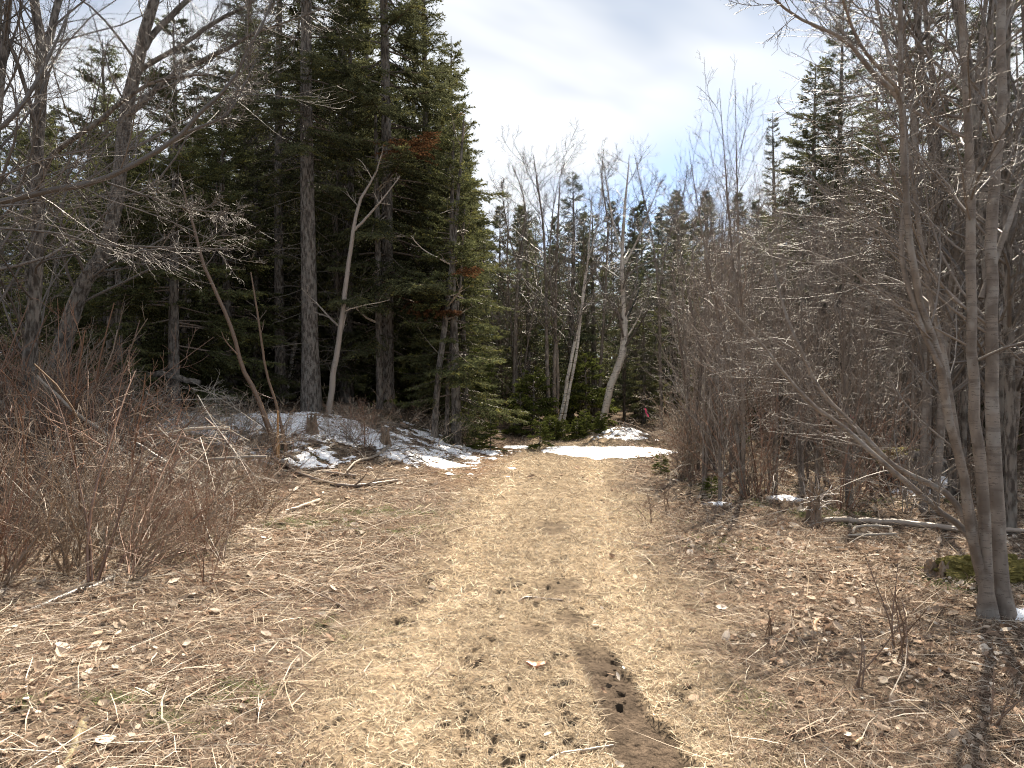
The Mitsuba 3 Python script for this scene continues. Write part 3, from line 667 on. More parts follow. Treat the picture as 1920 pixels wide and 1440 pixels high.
# saplings of the right thicket: prototypes and instances
sap, stems_of = [], []
for k in range(9):
    r_ = np.random.default_rng(600 + k)
    H = r_.uniform(5.0, 7.5); stems = []
    for j in range(int(r_.integers(1, 4))):
        a_ = r_.uniform(0, 2 * np.pi); ln = r_.uniform(0.3, 1.1) * (1 if j else 0.4); Hj = H * r_.uniform(0.75, 1.0)
        rr = r_.uniform(0.018, 0.034)
        stems.append([[0.06 * math.cos(a_), 0.06 * math.sin(a_), -0.1, rr * 1.2], [0.25 * ln * math.cos(a_), 0.25 * ln * math.sin(a_), Hj * 0.3, rr], [0.65 * ln * math.cos(a_ + .2), 0.65 * ln * math.sin(a_ + .2), Hj * 0.65, rr * 0.55], [ln * math.cos(a_ + .3), ln * math.sin(a_ + .3), Hj, 0.003]])
    pts = bare(stems, [dict(L1, n=17, t0=0.14, lmul=0.30, fall=0.5, ang=42, up=0.08, rmin=0.0048), dict(L2, n=5, rmin=0.0038, up=0.07), dict(L3, n=3, rmin=0.0032)], 620 + k, (0.11, 0.09, 0.078), 'mat_maple' if k % 3 else 'mat_twig', 6, 12, [(0.175, 0.152, 0.134), (0.175, 0.142, 0.122), (0.205, 0.183, 0.165)][k % 3])
    scene[f'proto_sapling_{k}'] = {'type': 'shapegroup', **pts}
    sap.append(f'proto_sapling_{k}'); stems_of.append(len(stems))
made = 0
rg = np.random.default_rng(78)
while made < 118:
    y = rg.uniform(9.0, 21.5); x = rg.uniform(0.235, 0.76) * y
    if x > 0.60 * y and y < 10 : continue
    if not free(x, y, 0.16): continue
    px = 960 + F * x / y
    top = np.interp(px, [1230, 1300, 1360, 1440, 1500, 1640, 1700, 1920], [420, 270, 190, 240, 290, 260, 180, 60])
    s = np.clip((1.6 + y * (690 - top) / F) / 6.4 * rg.uniform(0.62, 1.02), 0.5, 1.35)
    g = int(rg.integers(9))
    lab = (('short' if s < 0.75 else 'tall' if s > 1.0 else 'middling') + ' ' + ('single stemmed', 'twin stemmed', 'three stemmed')[stems_of[g] - 1] + ' bare sapling ' + ('in the front' if y < 12.5 else 'in the middle' if y < 16.5 else 'at the back') + ' of the thicket '
           + ('by the trail edge' if px < 1400 else 'below the twin spruces' if px < 1620 else 'behind the maple limbs'))
    instance('thicket_sapling', sap[g], at(on(x, y), rg.uniform(0, 360), s, rg.uniform(0, 9), rg.uniform(0, 6.28)), lab, 'tree', lab.replace('sapling', 'saplings'))
    made += 1
for k in range(12):                                     # bare saplings among the conifers at left and at the far end
    if k < 5: y = rg.uniform(15.0, 18); x = rg.uniform(-0.66, -0.20) * y
    else: y = rg.uniform(19, 25); x = rg.uniform(-0.03, 0.24) * y
    lab = ('bare sapling standing among the dark conifers at left', 'bare saplings among the left conifers') if k < 5 else ('bare grey sapling at the far end of the trail', 'bare saplings at the far end')
    s = rg.uniform(0.6, 1.2) if k < 5 else rg.uniform(0.8, 1.35)
    instance('thin_sapling', sap[rg.integers(9)], at(on(x, y), rg.uniform(0, 360), s), lab[0], 'tree', lab[1])

tall = []
for k in range(4):
    r_ = np.random.default_rng(660 + k)
    H = 10.0; stems = []
    for j in range(int(r_.integers(2, 4))):
        a_ = r_.uniform(0, 2 * np.pi); ln = r_.uniform(0.4, 1.5); rr = r_.uniform(0.04, 0.06)
        stems.append([[0.08 * math.cos(a_), 0.08 * math.sin(a_), -0.1, rr * 1.2], [0.2 * ln * math.cos(a_), 0.2 * ln * math.sin(a_), 3, rr], [0.6 * ln * math.cos(a_ + .2), 0.6 * ln * math.sin(a_ + .2), 6.5, rr * 0.7], [ln * math.cos(a_ + .3), ln * math.sin(a_ + .3), H * r_.uniform(.8, 1), 0.008]])
    scene[f'proto_tall_{k}'] = {'type': 'shapegroup', **bare(stems, [dict(L1, n=22, t0=0.15, lmul=0.30, ang=42, up=0.06, rmin=0.004), dict(L2, n=7, rmin=0.003), dict(L3, n=3, rmin=0.0024)], 670 + k, (0.11, 0.095, 0.084), 'mat_spruce' if k % 2 else 'mat_maple', 7, 16)}
    tall.append(f'proto_tall_{k}')
for k, (px, Y) in enumerate([(1745, 8.5), (1905, 7.4), (1960, 8.2), (1800, 9.6), (1885, 10.5), (2010, 6.4), (1930, 12), (-60, 8.3), (-120, 9.6)]):
    x = Xat(px, Y)
    lab = (f"tall bare tree {'close behind' if Y < 9 else 'farther behind'} the maple, {'left' if px < 1870 else 'right'} of its main stem", f"tall bare trees {'close' if Y < 9 else 'farther'} behind the maple, {'left' if px < 1870 else 'right'} of its main stem") if px > 1000 else ('tall bare tree standing among the left foreground trees', 'tall bare trees at left')
    instance('tall_bare_tree', tall[k % 4], at(on(x, Y), rg.uniform(0, 360), rg.uniform(0.75, 1.1), rg.uniform(0, 5), rg.uniform(0, 6.28)), lab[0], 'tree', lab[1])

# shrubs
shr = []
for k in range(8):
    r_ = np.random.default_rng(700 + k)
    n = 11 if k < 6 else 6
    a_, tl = r_.uniform(0, 2 * np.pi, n), np.radians(r_.uniform(6, 42, n))
    d = np.stack([np.cos(a_) * np.sin(tl), np.sin(a_) * np.sin(tl), np.cos(tl)], 1)
    pos = np.stack([np.cos(a_) * 0.07, np.sin(a_) * 0.07, a_ * 0 - 0.03], 1)
    pp = grow(pos, d, r_.uniform(0.6, 1.6, n), 8, r_, 0.06 + 0.04 * (k % 3), 0.015 - 0.02 * (k % 2))
    pr = r_.uniform(0.0042, 0.0085, n)[:, None] * (1 if k < 6 else 1.8) * np.linspace(1, 0.3, 8)[None]
    cc = [(0.19, 0.112, 0.078), (0.19, 0.142, 0.105), (0.21, 0.178, 0.145)][k % 3]
    tb = Tubes(); tb.add(pp, pr, tone(cc, n, r_), 4)
    tw = Tubes()
    for sp in (dict(n=4 + 2 * (k % 3), t0=0.2, ang=38 + 6 * (k % 2), lmul=0.42, wander=0.09, up=0.03, K=5, rmin=0.0024), dict(n=3, t0=0.2, ang=38, lmul=0.5, wander=0.1, up=0.03, K=4, rmin=0.002)):
        pp, pr = sprout(pp, pr, R=r_, **sp)
        tw.add(pp, pr, tone(np.array(cc) * 1.1, len(pp), r_), 3)
    scene[f'proto_shrub_{k}'] = {'type': 'shapegroup', 'stems': tb.shape('mat_twig'), 'twigs': tw.shape('mat_twig')}
    shr.append(f'proto_shrub_{k}')
rg = np.random.default_rng(79)


def shrub(px, py, s, where, thick=0.0, tilt=None, taz=None, p=None):
    p = G(px, py) if p is None else p
    g = int(rg.integers(6)) if rg.random() > thick else int(rg.integers(6, 8))
    tilt, taz = (rg.uniform(0, 25) if tilt is None else tilt), (rg.uniform(0, 6.28) if taz is None else taz)
    way = 'upright' if tilt < 14 or abs(math.sin(taz)) < 0.35 else 'right leaning' if math.sin(taz) > 0 else 'left leaning'
    hue = ['reddish', 'brown', 'grey brown'][g % 3] + (' stout' if g > 5 else '')
    size = 'small' if s < 0.6 else 'tall' if s > 1.05 else 'waist high'
    lab = f'{size} {way} {hue} bare shrub {where}'.replace('waist high', 'medium')
    instance('bare_shrub', shr[g], at(p, rg.uniform(0, 360), s, tilt, taz), lab, 'shrub', lab.replace('shrub', 'shrubs'))


def brush_where(px, py): return ('at left edge of brush' if px < 110 else 'in middle of left brush' if px < 300 else 'at right end of left brush') + (' near camera' if py > 985 else ' farther back')


for k in range(130):                                     # the reddish brush at left
    px, py = rg.uniform(-80, 500), 0
    py = rg.uniform(905, 1100) - 0.10 * px * (rg.random() < 0.5)
    if px > 430 and py > 985: continue
    shrub(px, py, rg.uniform(0.55, 1.1) * (1.05 if px < 240 else 0.72), brush_where(px, py), 0.3, tilt=rg.uniform(5, 55), taz=rg.uniform(-0.4, 3.4))
for k in range(55):
    px = rg.uniform(-120, 215) if k < 50 else rg.uniform(330, 470); py = rg.uniform(838, 960)
    shrub(px, py, rg.uniform(0.9, 1.8) if k < 50 else rg.uniform(0.4, 0.6), brush_where(px, py), 0.2, tilt=rg.uniform(5, 50), taz=rg.uniform(-0.6, 3.6))
for k in range(26):
    px = rg.uniform(380, 900); py = rg.uniform(800, 850)
    shrub(px, py, rg.uniform(0.35, 0.8), 'in the melting snow ' + ('left of the broken stump' if px < 640 else 'right of the broken stump'))
for k in range(44):
    px = rg.uniform(1215, 1320) if k < 20 else rg.uniform(1300, 1900)
    Y = rg.uniform(10.5, 17) if k < 20 else rg.uniform(8.3, 13)
    if k < 20: px = max(px, 960 + 0.235 * F)
    p = on(Xat(px, Y), Y)
    shrub(0, 0, rg.uniform(0.5, 1.1) if k < 20 else rg.uniform(0.5, 1.3), 'at the trail edge of the right thicket' if px < 1350 else 'under the middle of the right thicket' if px < 1600 else 'behind the long fallen log', p=p)
for (px, py, s, lab) in [(1605, 1290, 0.42, 'short lone twig shrub nearest the camera on the right litter'), (1675, 1215, 0.5, 'forked dark twig shrub right of the trail before the maple'), (1870, 1370, 0.45, 'bent bare twig at the lower right corner'), (1690, 1240, 0.4, 'leaning thin twig beside the forked dark twig'),
                       (1450, 1195, 0.2, 'tiny bare twig sprout on the right side of the trail'), (1220, 980, 0.35, 'low reddish twig clump at the right edge of the trail'), (1250, 960, 0.4, 'low twig clump in the pale grass right of the trail'), (1530, 1000, 0.6, 'upright thin twigs beside the rotten stump')]:
    key = numbered('twig_sprout')
    r_ = np.random.default_rng(int(px))
    p = G(px, py)
    n = 3
    pp = grow(np.repeat(p[None], n, 0) + r_.normal(size=(n, 3)) * [0.02, 0.02, 0], norm(np.array([[0.1, 0, 1.0]]) + r_.normal(size=(n, 3)) * 0.22), s * r_.uniform(0.5, 1.2, n), 7, r_, 0.08, 0.02)
    pr = np.full((n, 1), 0.0055) * np.linspace(1, 0.35, 7)[None]
    tb = Tubes(); tb.add(pp, pr, tone((0.13, 0.085, 0.06), n, r_), 5)
    tw = Tubes(); tw.add(*sprout(pp, pr, 5, r_, t0=0.3, ang=38, lmul=0.35, K=4, rmin=0.002), (0.16, 0.10, 0.07), 3)
    put(key, {'stems': tb.shape('mat_twig'), 'twigs': tw.shape('mat_twig')}, lab, 'shrub')


# ------------------------------------------------------------------ fallen wood
def log(rows, lab, key='fallen_branch', mat='mat_twig', col=PALE, lift=0.03, twigs=0, Y=None, group=None, n=10):
    pts = []
    for (px, py, w) in rows:
        q = G(px, py) if Y is None else P(px, py, Y)
        pts.append([q[0], q[1], q[2] + (lift if Y is None else 0), w / 2 / F * q[1]])
    q = spline(pts, n)
    r_ = np.random.default_rng(int(rows[0][0] * 7 + rows[0][1]))
    q[1:-1, :3] += r_.normal(size=(n - 2, 3)) * q[1:-1, 3:4] * 0.15
    tb = Tubes(); tb.add(q[:, :3], q[:, 3], col, 8, cap=True)
    parts = {'': tb.shape(mat)}
    if twigs:
        tw = Tubes()
        pp, pr = sprout(q[None, :, :3], q[None, :, 3], twigs, r_, t0=0.2, ang=45, lmul=0.4, K=6, wander=0.12, up=0.02, rmin=0.003)
        tw.add(pp, pr, tone(col, len(pp), r_), 4)
        pp, pr = sprout(pp, pr, 4, r_, ang=40, lmul=0.5, K=4, up=0.02, rmin=0.002)
        tw.add(pp, pr, tone(col, len(pp), r_), 3)
        parts = {'stem': parts[''], 'twigs': tw.shape('mat_twig')}
    put(numbered(key), parts, lab, 'branch' if key == 'fallen_branch' else 'log', group)


log([(1545, 984, 9), (1600, 984, 12), (1700, 990, 12), (1800, 1002, 11), (1900, 1004, 10), (2010, 1005, 10)], 'long pale fallen log lying behind the multi stemmed maple', 'fallen_log', 'mat_twig', lift=0.05, n=22, col=(0.26, 0.22, 0.185))
log([(300, 985, 12), (345, 950, 13), (400, 910, 14), (462, 862, 17)], 'thick pale fallen branch slanting up out of the left brush', 'fallen_log', 'mat_birch', lift=0.14)
log([(415, 955, 8), (430, 925, 9), (440, 880, 8)], 'short pale fork under the thick pale branch in the left brush', lift=0.1)
log([(70, 705, 5), (105, 740, 6), (150, 780, 7), (190, 806, 7)], 'pale smooth pole slanting down through the brush at far left', 'fallen_log', Y=8.0, col=(0.2, 0.175, 0.15))
log([(255, 832, 9), (300, 862, 9), (345, 890, 8)], 'grey pole slanting in the brush below the mossy log', Y=8.2, col=(0.11, 0.098, 0.086))
log([(262, 842, 7), (290, 868, 7), (330, 900, 6)], 'second grey pole beside the grey pole below the mossy log', Y=8.2, col=(0.11, 0.098, 0.086))
log([(250, 905, 5), (330, 872, 6), (420, 860, 7), (500, 857, 7)], 'long thin pole lying level across the brush', Y=7.8, col=(0.2, 0.175, 0.15), twigs=4)
log([(310, 815, 4), (370, 803, 5), (430, 802, 4)], 'thin pale stick above the mossy log', Y=8.2)
log([(440, 815, 5), (500, 850, 6), (560, 880, 6)], 'grey fallen pole beside the foot of the slanting sapling', lift=0.12, col=(0.19, 0.165, 0.14))
log([(455, 838, 7), (500, 862, 8), (545, 885, 8)], 'lower grey pole parallel to the pole at the sapling foot', lift=0.08, col=(0.19, 0.165, 0.14))
log([(530, 870, 5), (570, 895, 6), (650, 915, 7), (700, 912, 6), (745, 905, 6)], 'dark bent branch lying on the grass left of the trail', col=(0.15, 0.12, 0.1), twigs=3)
log([(602, 888, 5), (640, 893, 6), (668, 896, 5)], 'short dark stick above the bent branch on the grass', col=(0.2, 0.16, 0.13))
log([(650, 890, 3), (665, 874, 4), (700, 862, 5), (728, 842, 6)], 'pale branch with forked tip lying at the edge of the left snow', lift=0.05, col=(0.22, 0.19, 0.16), twigs=4)
log([(535, 963, 4), (560, 956, 6), (598, 942, 7)], 'short cut branch lying on leaves below the brush', lift=0.03, col=(0.3, 0.25, 0.2))
log([(560, 1105, 4), (600, 1120, 4), (650, 1150, 3)], 'thin dark stick at the left edge of the trail', col=(0.14, 0.11, 0.09), lift=0.02)
log([(972, 1132, 3), (990, 1124, 6), (1020, 1127, 5), (1055, 1130, 5)], 'dark short stick lying across the middle of the trail', col=(0.13, 0.1, 0.08), lift=0.015)
log([(800, 1278, 4), (815, 1265, 3), (832, 1250, 3)], 'small upright curved twig on the trail left of the middle', col=(0.2, 0.14, 0.1), lift=0.02)
log([(1025, 1435, 7), (1055, 1418, 7), (1085, 1413, 6), (1150, 1402, 3)], 'pale twig on the trail at the bottom edge of the picture', col=(0.35, 0.3, 0.24), lift=0.012)
log([(1596, 1402, 5), (1612, 1395, 8), (1618, 1390, 6)], 'stubby tan stick lying on the right of the foreground', col=(0.4, 0.31, 0.2), lift=0.015)
log([(1530, 1190, 8), (1550, 1165, 7), (1562, 1170, 7)], 'small brown stick in the leaf litter right of the trail', col=(0.28, 0.19, 0.12), lift=0.015)
log([(1600, 1010, 4), (1640, 1000, 5), (1670, 1003, 4)], 'thin pale stick arching below the long fallen log', lift=0.08)
log([(1590, 1013, 4), (1630, 1012, 5), (1680, 1010, 4)], 'thin level stick under the long fallen log', lift=0.05)
log([(120, 1440, 10), (140, 1395, 16), (155, 1362, 18), (160, 1350, 14)], 'mossy yellowish short log at the lower left corner', 'fallen_log', 'mat_twig', lift=0.0, col=(0.17, 0.14, 0.08))
log([(255, 712, 8), (300, 702, 12), (345, 712, 11), (375, 718, 10)], 'snow topped fallen trunk in the shade behind the left brush', 'fallen_log', 'mat_spruce', Y=13.0)
log([(40, 1150, 14), (120, 1120, 18), (200, 1090, 20), (260, 1060, 20), (330, 1030, 18), (415, 1010, 12)], 'dark rotting log half hidden under the left brush', 'fallen_log', 'mat_twig', lift=-0.005, n=16, col=(0.055, 0.042, 0.034))
rows_pool = []
rg = np.random.default_rng(80)
for k in range(150):                                     # loose limbs of the brush pile
    px, py = rg.uniform(-40, 440), rg.uniform(770, 990)
    g = G(px, max(py, 850) if px < 300 else max(py, 800))
    Lh = rg.uniform(0.5, 1.5); a_ = rg.normal(-0.45, 0.5) if rg.random() < 0.7 else rg.uniform(0, 3.1)
    c = np.array([g[0] * 0.96, g[1] * 0.96, g[2] + rg.uniform(0.05, 0.85)])
    d = norm(np.array([math.cos(a_) * 1.0, rg.normal() * 0.5, math.sin(a_) * 0.7]))
    pts = np.vstack([c - d * Lh / 2, c + rg.normal(size=3) * 0.05, c + d * Lh / 2]); pts[:, 2] = np.maximum(pts[:, 2], base_h(pts[:, 0], pts[:, 1]) + 0.01)
    rr = rg.choice([0.005, 0.007, 0.010, 0.016])
    q = spline(np.hstack([pts, np.array([[rr], [rr * 0.8], [rr * 0.35]])]), 9)
    col = tone([(0.20, 0.18, 0.16), PALE, (0.19, 0.13, 0.10), (0.27, 0.225, 0.18)][k % 4], 1, rg)[0]
    tb = Tubes(); tb.add(q[:, :3], q[:, 3], col, 6, cap=True)
    pp, pr = sprout(q[None, :, :3], q[None, :, 3], 9, rg, t0=0.15, ang=42, lmul=0.42, K=6, wander=0.1, up=0.02, rmin=0.003)
    tw = Tubes(); tw.add(pp, pr, tone(col, len(pp), rg), 4)
    pp, pr = sprout(pp, pr, 5, rg, ang=40, lmul=0.5, K=4, up=0.02, rmin=0.0022); tw.add(pp, pr, tone(col, len(pp), rg), 3)
    lab = f"{'thick' if rr > 0.008 else 'thin'} {'long' if Lh > 1.1 else 'short' if Lh < 0.75 else 'medium'} {['grey', 'pale', 'brown', 'tan'][k % 4]} dead limb {'rising' if abs(d[2]) > 0.35 else 'lying'} in the brush pile, {'left end' if px < 120 else 'middle' if px < 290 else 'right end'}"
    put(numbered('brush_limb'), {'stem': tb.shape('mat_twig'), 'twigs': tw.shape('mat_twig')}, lab, 'branch', lab.replace('limb', 'limbs'))


for k in range(44):
    if k < 10: c = on(2.4 + rg.normal() * 0.45, 16.3 + rg.normal() * 0.3); where = 'on the snow heap beyond the snow strip'
    else:
        c = G(rg.uniform(430, 900), rg.uniform(800, 868)); where = 'on the melting snow at left'
    Lh, a_ = rg.uniform(0.35, 1.1), rg.uniform(0, 3.14)
    d = np.array([math.cos(a_), math.sin(a_), rg.uniform(0.0, 0.35)])
    t_ = np.linspace(-0.5, 0.5, 8)[:, None]
    q = c + d * Lh * t_ + np.cumsum(rg.normal(size=(8, 3)) * 0.02, 0); q[:, 2] = np.maximum(q[:, 2], base_h(q[:, 0], q[:, 1]) + 0.03) + 0.12 * (0.25 - t_[:, 0] ** 2)
    rr = rg.uniform(0.006, 0.012) * np.linspace(1, 0.4, 8)
    tb = Tubes(); tb.add(q, rr, tone([BROWN, GREY][k % 2], 1, rg)[0], 5)
    pp, pr = sprout(q[None], rr[None], 7, rg, t0=0.2, ang=45, lmul=0.45, K=5, wander=0.12, up=0.03, rmin=0.0035)
    tw = Tubes(); tw.add(pp, pr, tone([BROWN, GREY][k % 2], len(pp), rg), 3)
    put(numbered('snow_twig'), {'stem': tb.shape('mat_twig'), 'twigs': tw.shape('mat_twig')}, f"{'short' if Lh < 0.7 else 'long'} {['brown', 'grey'][k % 2]} dead branch {where}", 'branch', f"{'short' if Lh < 0.7 else 'long'} {['brown', 'grey'][k % 2]} dead branches {where}")


# ------------------------------------------------------------------ stumps, mounds, snow
def lump(c, size, seed, mat, amp=0.25, sub=4, freq=2.2, flat=None):
    m = trimesh.creation.icosphere(subdivisions=sub)
    v = np.array(m.vertices)
    n = meshkit.fbm(v * freq + seed, 4, seed) - 0.5
    v = v * (1 + 2 * amp * n)[:, None]
    if flat is not None: v[:, 2] = np.maximum(v[:, 2], flat)
    v = v * np.asarray(size) + np.asarray(c)
    f = np.array(m.faces)
    return shape(v, f, mat, vnormals(v, f), np.tile([0.12, 0.085, 0.06], (len(v), 1)))


def stump(c, rad, h, seed, n=22, rows=9):
    """A broken stump: fluted sides, flared foot, splintered top."""
    r_ = np.random.default_rng(seed)
    a_ = np.arange(n) * 2 * np.pi / n
    fl = 1 + 0.16 * np.sin(a_ * 5 + seed) + 0.10 * r_.normal(size=n)
    top = h * (1 + 0.35 * r_.normal(size=n) * 0.8 + 0.25 * np.sin(a_ + seed))
    v = []
    for k in range(rows):
        q = k / (rows - 1)
        rr = rad * fl * (1 + 0.8 * (1 - q) ** 3) * (1 - 0.12 * q) * (1 + 0.05 * r_.normal(size=n))
        v.append(np.stack([rr * np.cos(a_), rr * np.sin(a_), -0.05 + (top + 0.05) * q], 1))
    v.append(np.stack([rad * 0.5 * np.cos(a_), rad * 0.5 * np.sin(a_), top * 0.75 + 0.03 * r_.normal(size=n)], 1))
    v = np.vstack(v + [np.array([[0, 0, h * 0.6]])])
    i, j = np.meshgrid(np.arange(rows), np.arange(n), indexing='ij')
    q = np.stack([i * n + j, i * n + (j + 1) % n, (i + 1) * n + (j + 1) % n, (i + 1) * n + j], -1).reshape(-1, 4)
    jj_ = np.arange(n)
    f = np.vstack([q[:, [0, 1, 2]], q[:, [0, 2, 3]], np.stack([rows * n + jj_, rows * n + (jj_ + 1) % n, jj_ * 0 + len(v) - 1], 1)])
    return shape(v + np.asarray(c), f, 'mat_twig', None, np.tile([0.16, 0.115, 0.08], (len(v), 1)) * r_.uniform(0.6, 1.3, (len(v), 1)))


g = G(1880, 1108); put('mossy_mound', {'wood': stump(g + [-0.30, 0.34, -0.03], 0.09, 0.13, 3, 30), 'moss': lump(g + [0.08, 0.36, -0.03], (0.46, 0.28, 0.19), 5, 'mat_moss', 0.5, 6, 3.6)}, 'rotten stump grown over with yellow green moss behind the maple foot', 'stump')
g = G(335, 850); put('mossy_log', {'wood': lump(g + [0.0, 0.3, 0.10], (0.30, 0.2, 0.16), 8, 'mat_spruce', 0.25), 'moss': lump(g + [-0.03, 0.33, 0.17], (0.30, 0.17, 0.13), 9, 'mat_moss', 0.2), 'snow_cap': lump(g + [0.14, 0.25, 0.27], (0.07, 0.07, 0.035), 10, 'mat_snow', 0.2, 3)}, 'mossy log end with small cap of snow in the left brush', 'log')
g = G(1538, 985)
r_ = np.random.default_rng(91)
rt = Tubes(); n = 26
pp = grow(np.repeat((g + [0, 0.1, 0.22])[None], n, 0) + r_.normal(size=(n, 3)) * 0.05, norm(r_.normal(size=(n, 3)) * [1, 0.6, 0.8] + [0, -0.3, -0.2]), r_.uniform(0.15, 0.4, n), 7, r_, 0.2, -0.06)
rt.add(pp, np.full((n, 1), 0.007) * np.linspace(1, 0.4, 7)[None], tone((0.42, 0.39, 0.36), n, r_), 4)
put('rotten_stump', {'wood': stump(g + [-0.02, 0.12, 0], 0.06, 0.36, 12), 'roots': rt.shape('mat_twig')}, 'grey rotten stump with stringy roots at the left end of the long fallen log', 'stump')
g = G(1735, 925)
put('root_plate', {'soil': lump(g + [0.0, 0.3, 0.22], (0.45, 0.22, 0.30), 14, 'mat_spruce', 0.45), 'moss': lump(g + [-0.1, 0.36, 0.42], (0.36, 0.18, 0.14), 15, 'mat_moss', 0.3), 'snow': lump(g + [0.22, 0.05, 0.13], (0.16, 0.12, 0.08), 16, 'mat_snow', 0.5)}, 'upturned root plate with snow and moss behind the leaning maple limbs', 'stump')
for (px, py, lab, s) in [(722, 835, 'brown cut stump with broken stems in the left snow', 1.0), (585, 815, 'rotten brown stump left of the stump with broken stems', 1.1)]:
    g = G(px, py)
    put(numbered('cut_stump'), {'': stump(g, 0.075 * s, 0.26 * s, int(px))}, lab, 'stump')


def snow(key, cxy, rx, ry, thick, lab, rough_n=0.08, seed=1, bias=0.0, step=0.04, freq=3.0, rot=0.0):
    n1, n2 = int(2.6 * rx / step), int(2.6 * ry / step)
    u, v = np.meshgrid(np.linspace(-1.3, 1.3, n1), np.linspace(-1.3, 1.3, n2))
    X, Y = cxy[0] + u * rx * math.cos(rot) - v * ry * math.sin(rot), cxy[1] + u * rx * math.sin(rot) + v * ry * math.cos(rot)
    e = np.sqrt(u * u + v * v)
    t = thick * S(1.15, 0.35, e) + rough_n * (nz(X, Y, freq, seed, 5) - 0.5) + 0.15 * rough_n * (nz(X, Y, freq * 5, seed + 1, 3) - 0.5) - bias - 0.05 * S(0.8, 1.3, e)
    Z = base_h(X, Y) + 0.012 + np.where(t < 0, t, np.minimum(t * 0.3, thick * 0.6)) + 0.02 * (nz(X, Y, 6, seed + 3, 2) - 0.5)
    V = np.stack([X, Y, Z], -1).reshape(-1, 3)
    i, j = np.meshgrid(np.arange(n2 - 1), np.arange(n1 - 1), indexing='ij'); a = (i * n1 + j).ravel()
    q = np.stack([a, a + 1, a + n1 + 1, a + n1], 1)
    q = q[(t.ravel()[q] > -0.03).any(1)]
    if len(q) < 3: return
    f = np.vstack([q[:, [0, 1, 2]], q[:, [0, 2, 3]]])
    V, f = compact(V, f)
    scene[key] = shape(V, f, 'mat_snow', vnormals(V, f))
    labels[key] = {'label': lab, 'category': 'snow'}


snow('snow_patch', G(1140, 848), 1.35, 0.95, 0.05, 'bright strip of snow across the far end of the trail', 0.09, 3, 0.008, 0.03, 4, rot=-0.25)
snow('snow_patch_001', [2.4, 16.4], 0.8, 0.6, 0.06, 'snow heap mixed with twigs beyond the snow strip', 0.20, 5, 0.05, 0.02, 7)
snow('snow_patch_002', G(440, 800), 2.0, 1.5, 0.07, 'broken snow behind the left brush', 0.24, 7, 0.045, 0.03, 4)
snow('snow_patch_003', G(680, 820), 2.0, 1.0, 0.08, 'widest melting snow in front of the thick bare trunk', 0.26, 9, 0.04, 0.03, 3.2)
snow('snow_patch_004', G(850, 842), 1.3, 1.3, 0.06, 'speckled last snow at the left edge of the trail bend', 0.24, 11, 0.06, 0.025, 6)
snow('snow_patch_005', G(1900, 1155), 0.17, 0.16, 0.10, 'crumpled lump of snow at the foot of the maple', 0.10, 13, 0.0, 0.012, 14)
snow('snow_patch_006', G(1470, 934), 0.22, 0.18, 0.05, 'small snow remnant by the thicket stems', 0.08, 15, 0.01, 0.02, 10)
snow('snow_patch_007', G(1345, 946), 0.2, 0.12, 0.04, 'small flat snow remnant on the litter at the thicket edge', 0.05, 17, 0.01, 0.02, 10)
snow('snow_patch_008', G(1730, 925), 0.4, 0.3, 0.06, 'snow remnant before the upturned root plate', 0.12, 19, 0.02, 0.02, 8)
snow('snow_patch_009', G(970, 838), 0.35, 0.3, 0.04, 'two small snow dots on the rusty bank', 0.12, 23, 0.03, 0.02, 8)

snow('snow_patch_010', G(450, 790), 1.9, 1.0, 0.07, 'thin far snow between the slanting sapling and the left brush', 0.22, 27, 0.03, 0.03, 5)
snow('snow_patch_011', G(335, 792), 1.5, 1.0, 0.07, 'snow glimpsed through the left brush', 0.22, 29, 0.03, 0.03, 5)
snow('snow_patch_012', G(560, 850), 0.9, 0.8, 0.04, 'snow specks just right of the sapling foot', 0.22, 31, 0.045, 0.025, 6)
snow('snow_patch_013', G(790, 862), 1.0, 0.6, 0.04, 'lowest snow specks on the grass below the speckled snow', 0.22, 33, 0.055, 0.02, 8)

# pink flagging ribbons
for (px, py, Y, h, lab) in [(1211, 774, 14.0, 0.16, 'pink flagging ribbon hanging on a twig at the far right of the trail'), (1597, 782, 11.0, 0.05, 'tiny pink flag in the right thicket')]:
    c = P(px, py, Y)
    k = 8
    s = np.linspace(0, 1, k)
    l = np.stack([c[0] - 0.03 + 0.06 * s + 0.008 * np.sin(9 * s), np.full(k, Y) + 0.01 * np.sin(6 * s), c[2] + h * (0.5 - s)], 1)
    r = l + np.array([0.028, 0.01, 0.004])
    v = np.vstack([l, r, l + [0, 0.002, 0], r + [0, 0.002, 0]])
    i = np.arange(k - 1)
    q = np.vstack([np.stack([i, i + 1, i + k + 1, i + k], 1), np.stack([i + 2 * k, i + 3 * k, i + 3 * k + 1, i + 2 * k + 1], 1)])
    put(numbered('flagging_ribbon'), {'': shape(v, q, 'mat_pink')}, lab, 'ribbon')


# ------------------------------------------------------------------ ground cover: straw, stalks, leaves, clods
def scatter(n, ya, yb, R, wide=0.78):
    y = np.sqrt(R.uniform(ya ** 2, yb ** 2, n))
    return R.uniform(-1, 1, n) * (wide * y + 0.6), y


def gz_at(x, y): return base_h(x, y) + S(14, 8, y) * S(9, 6, np.abs(x)) * 0.035 * (nz(x, y, 11, 51, 3) - 0.5)


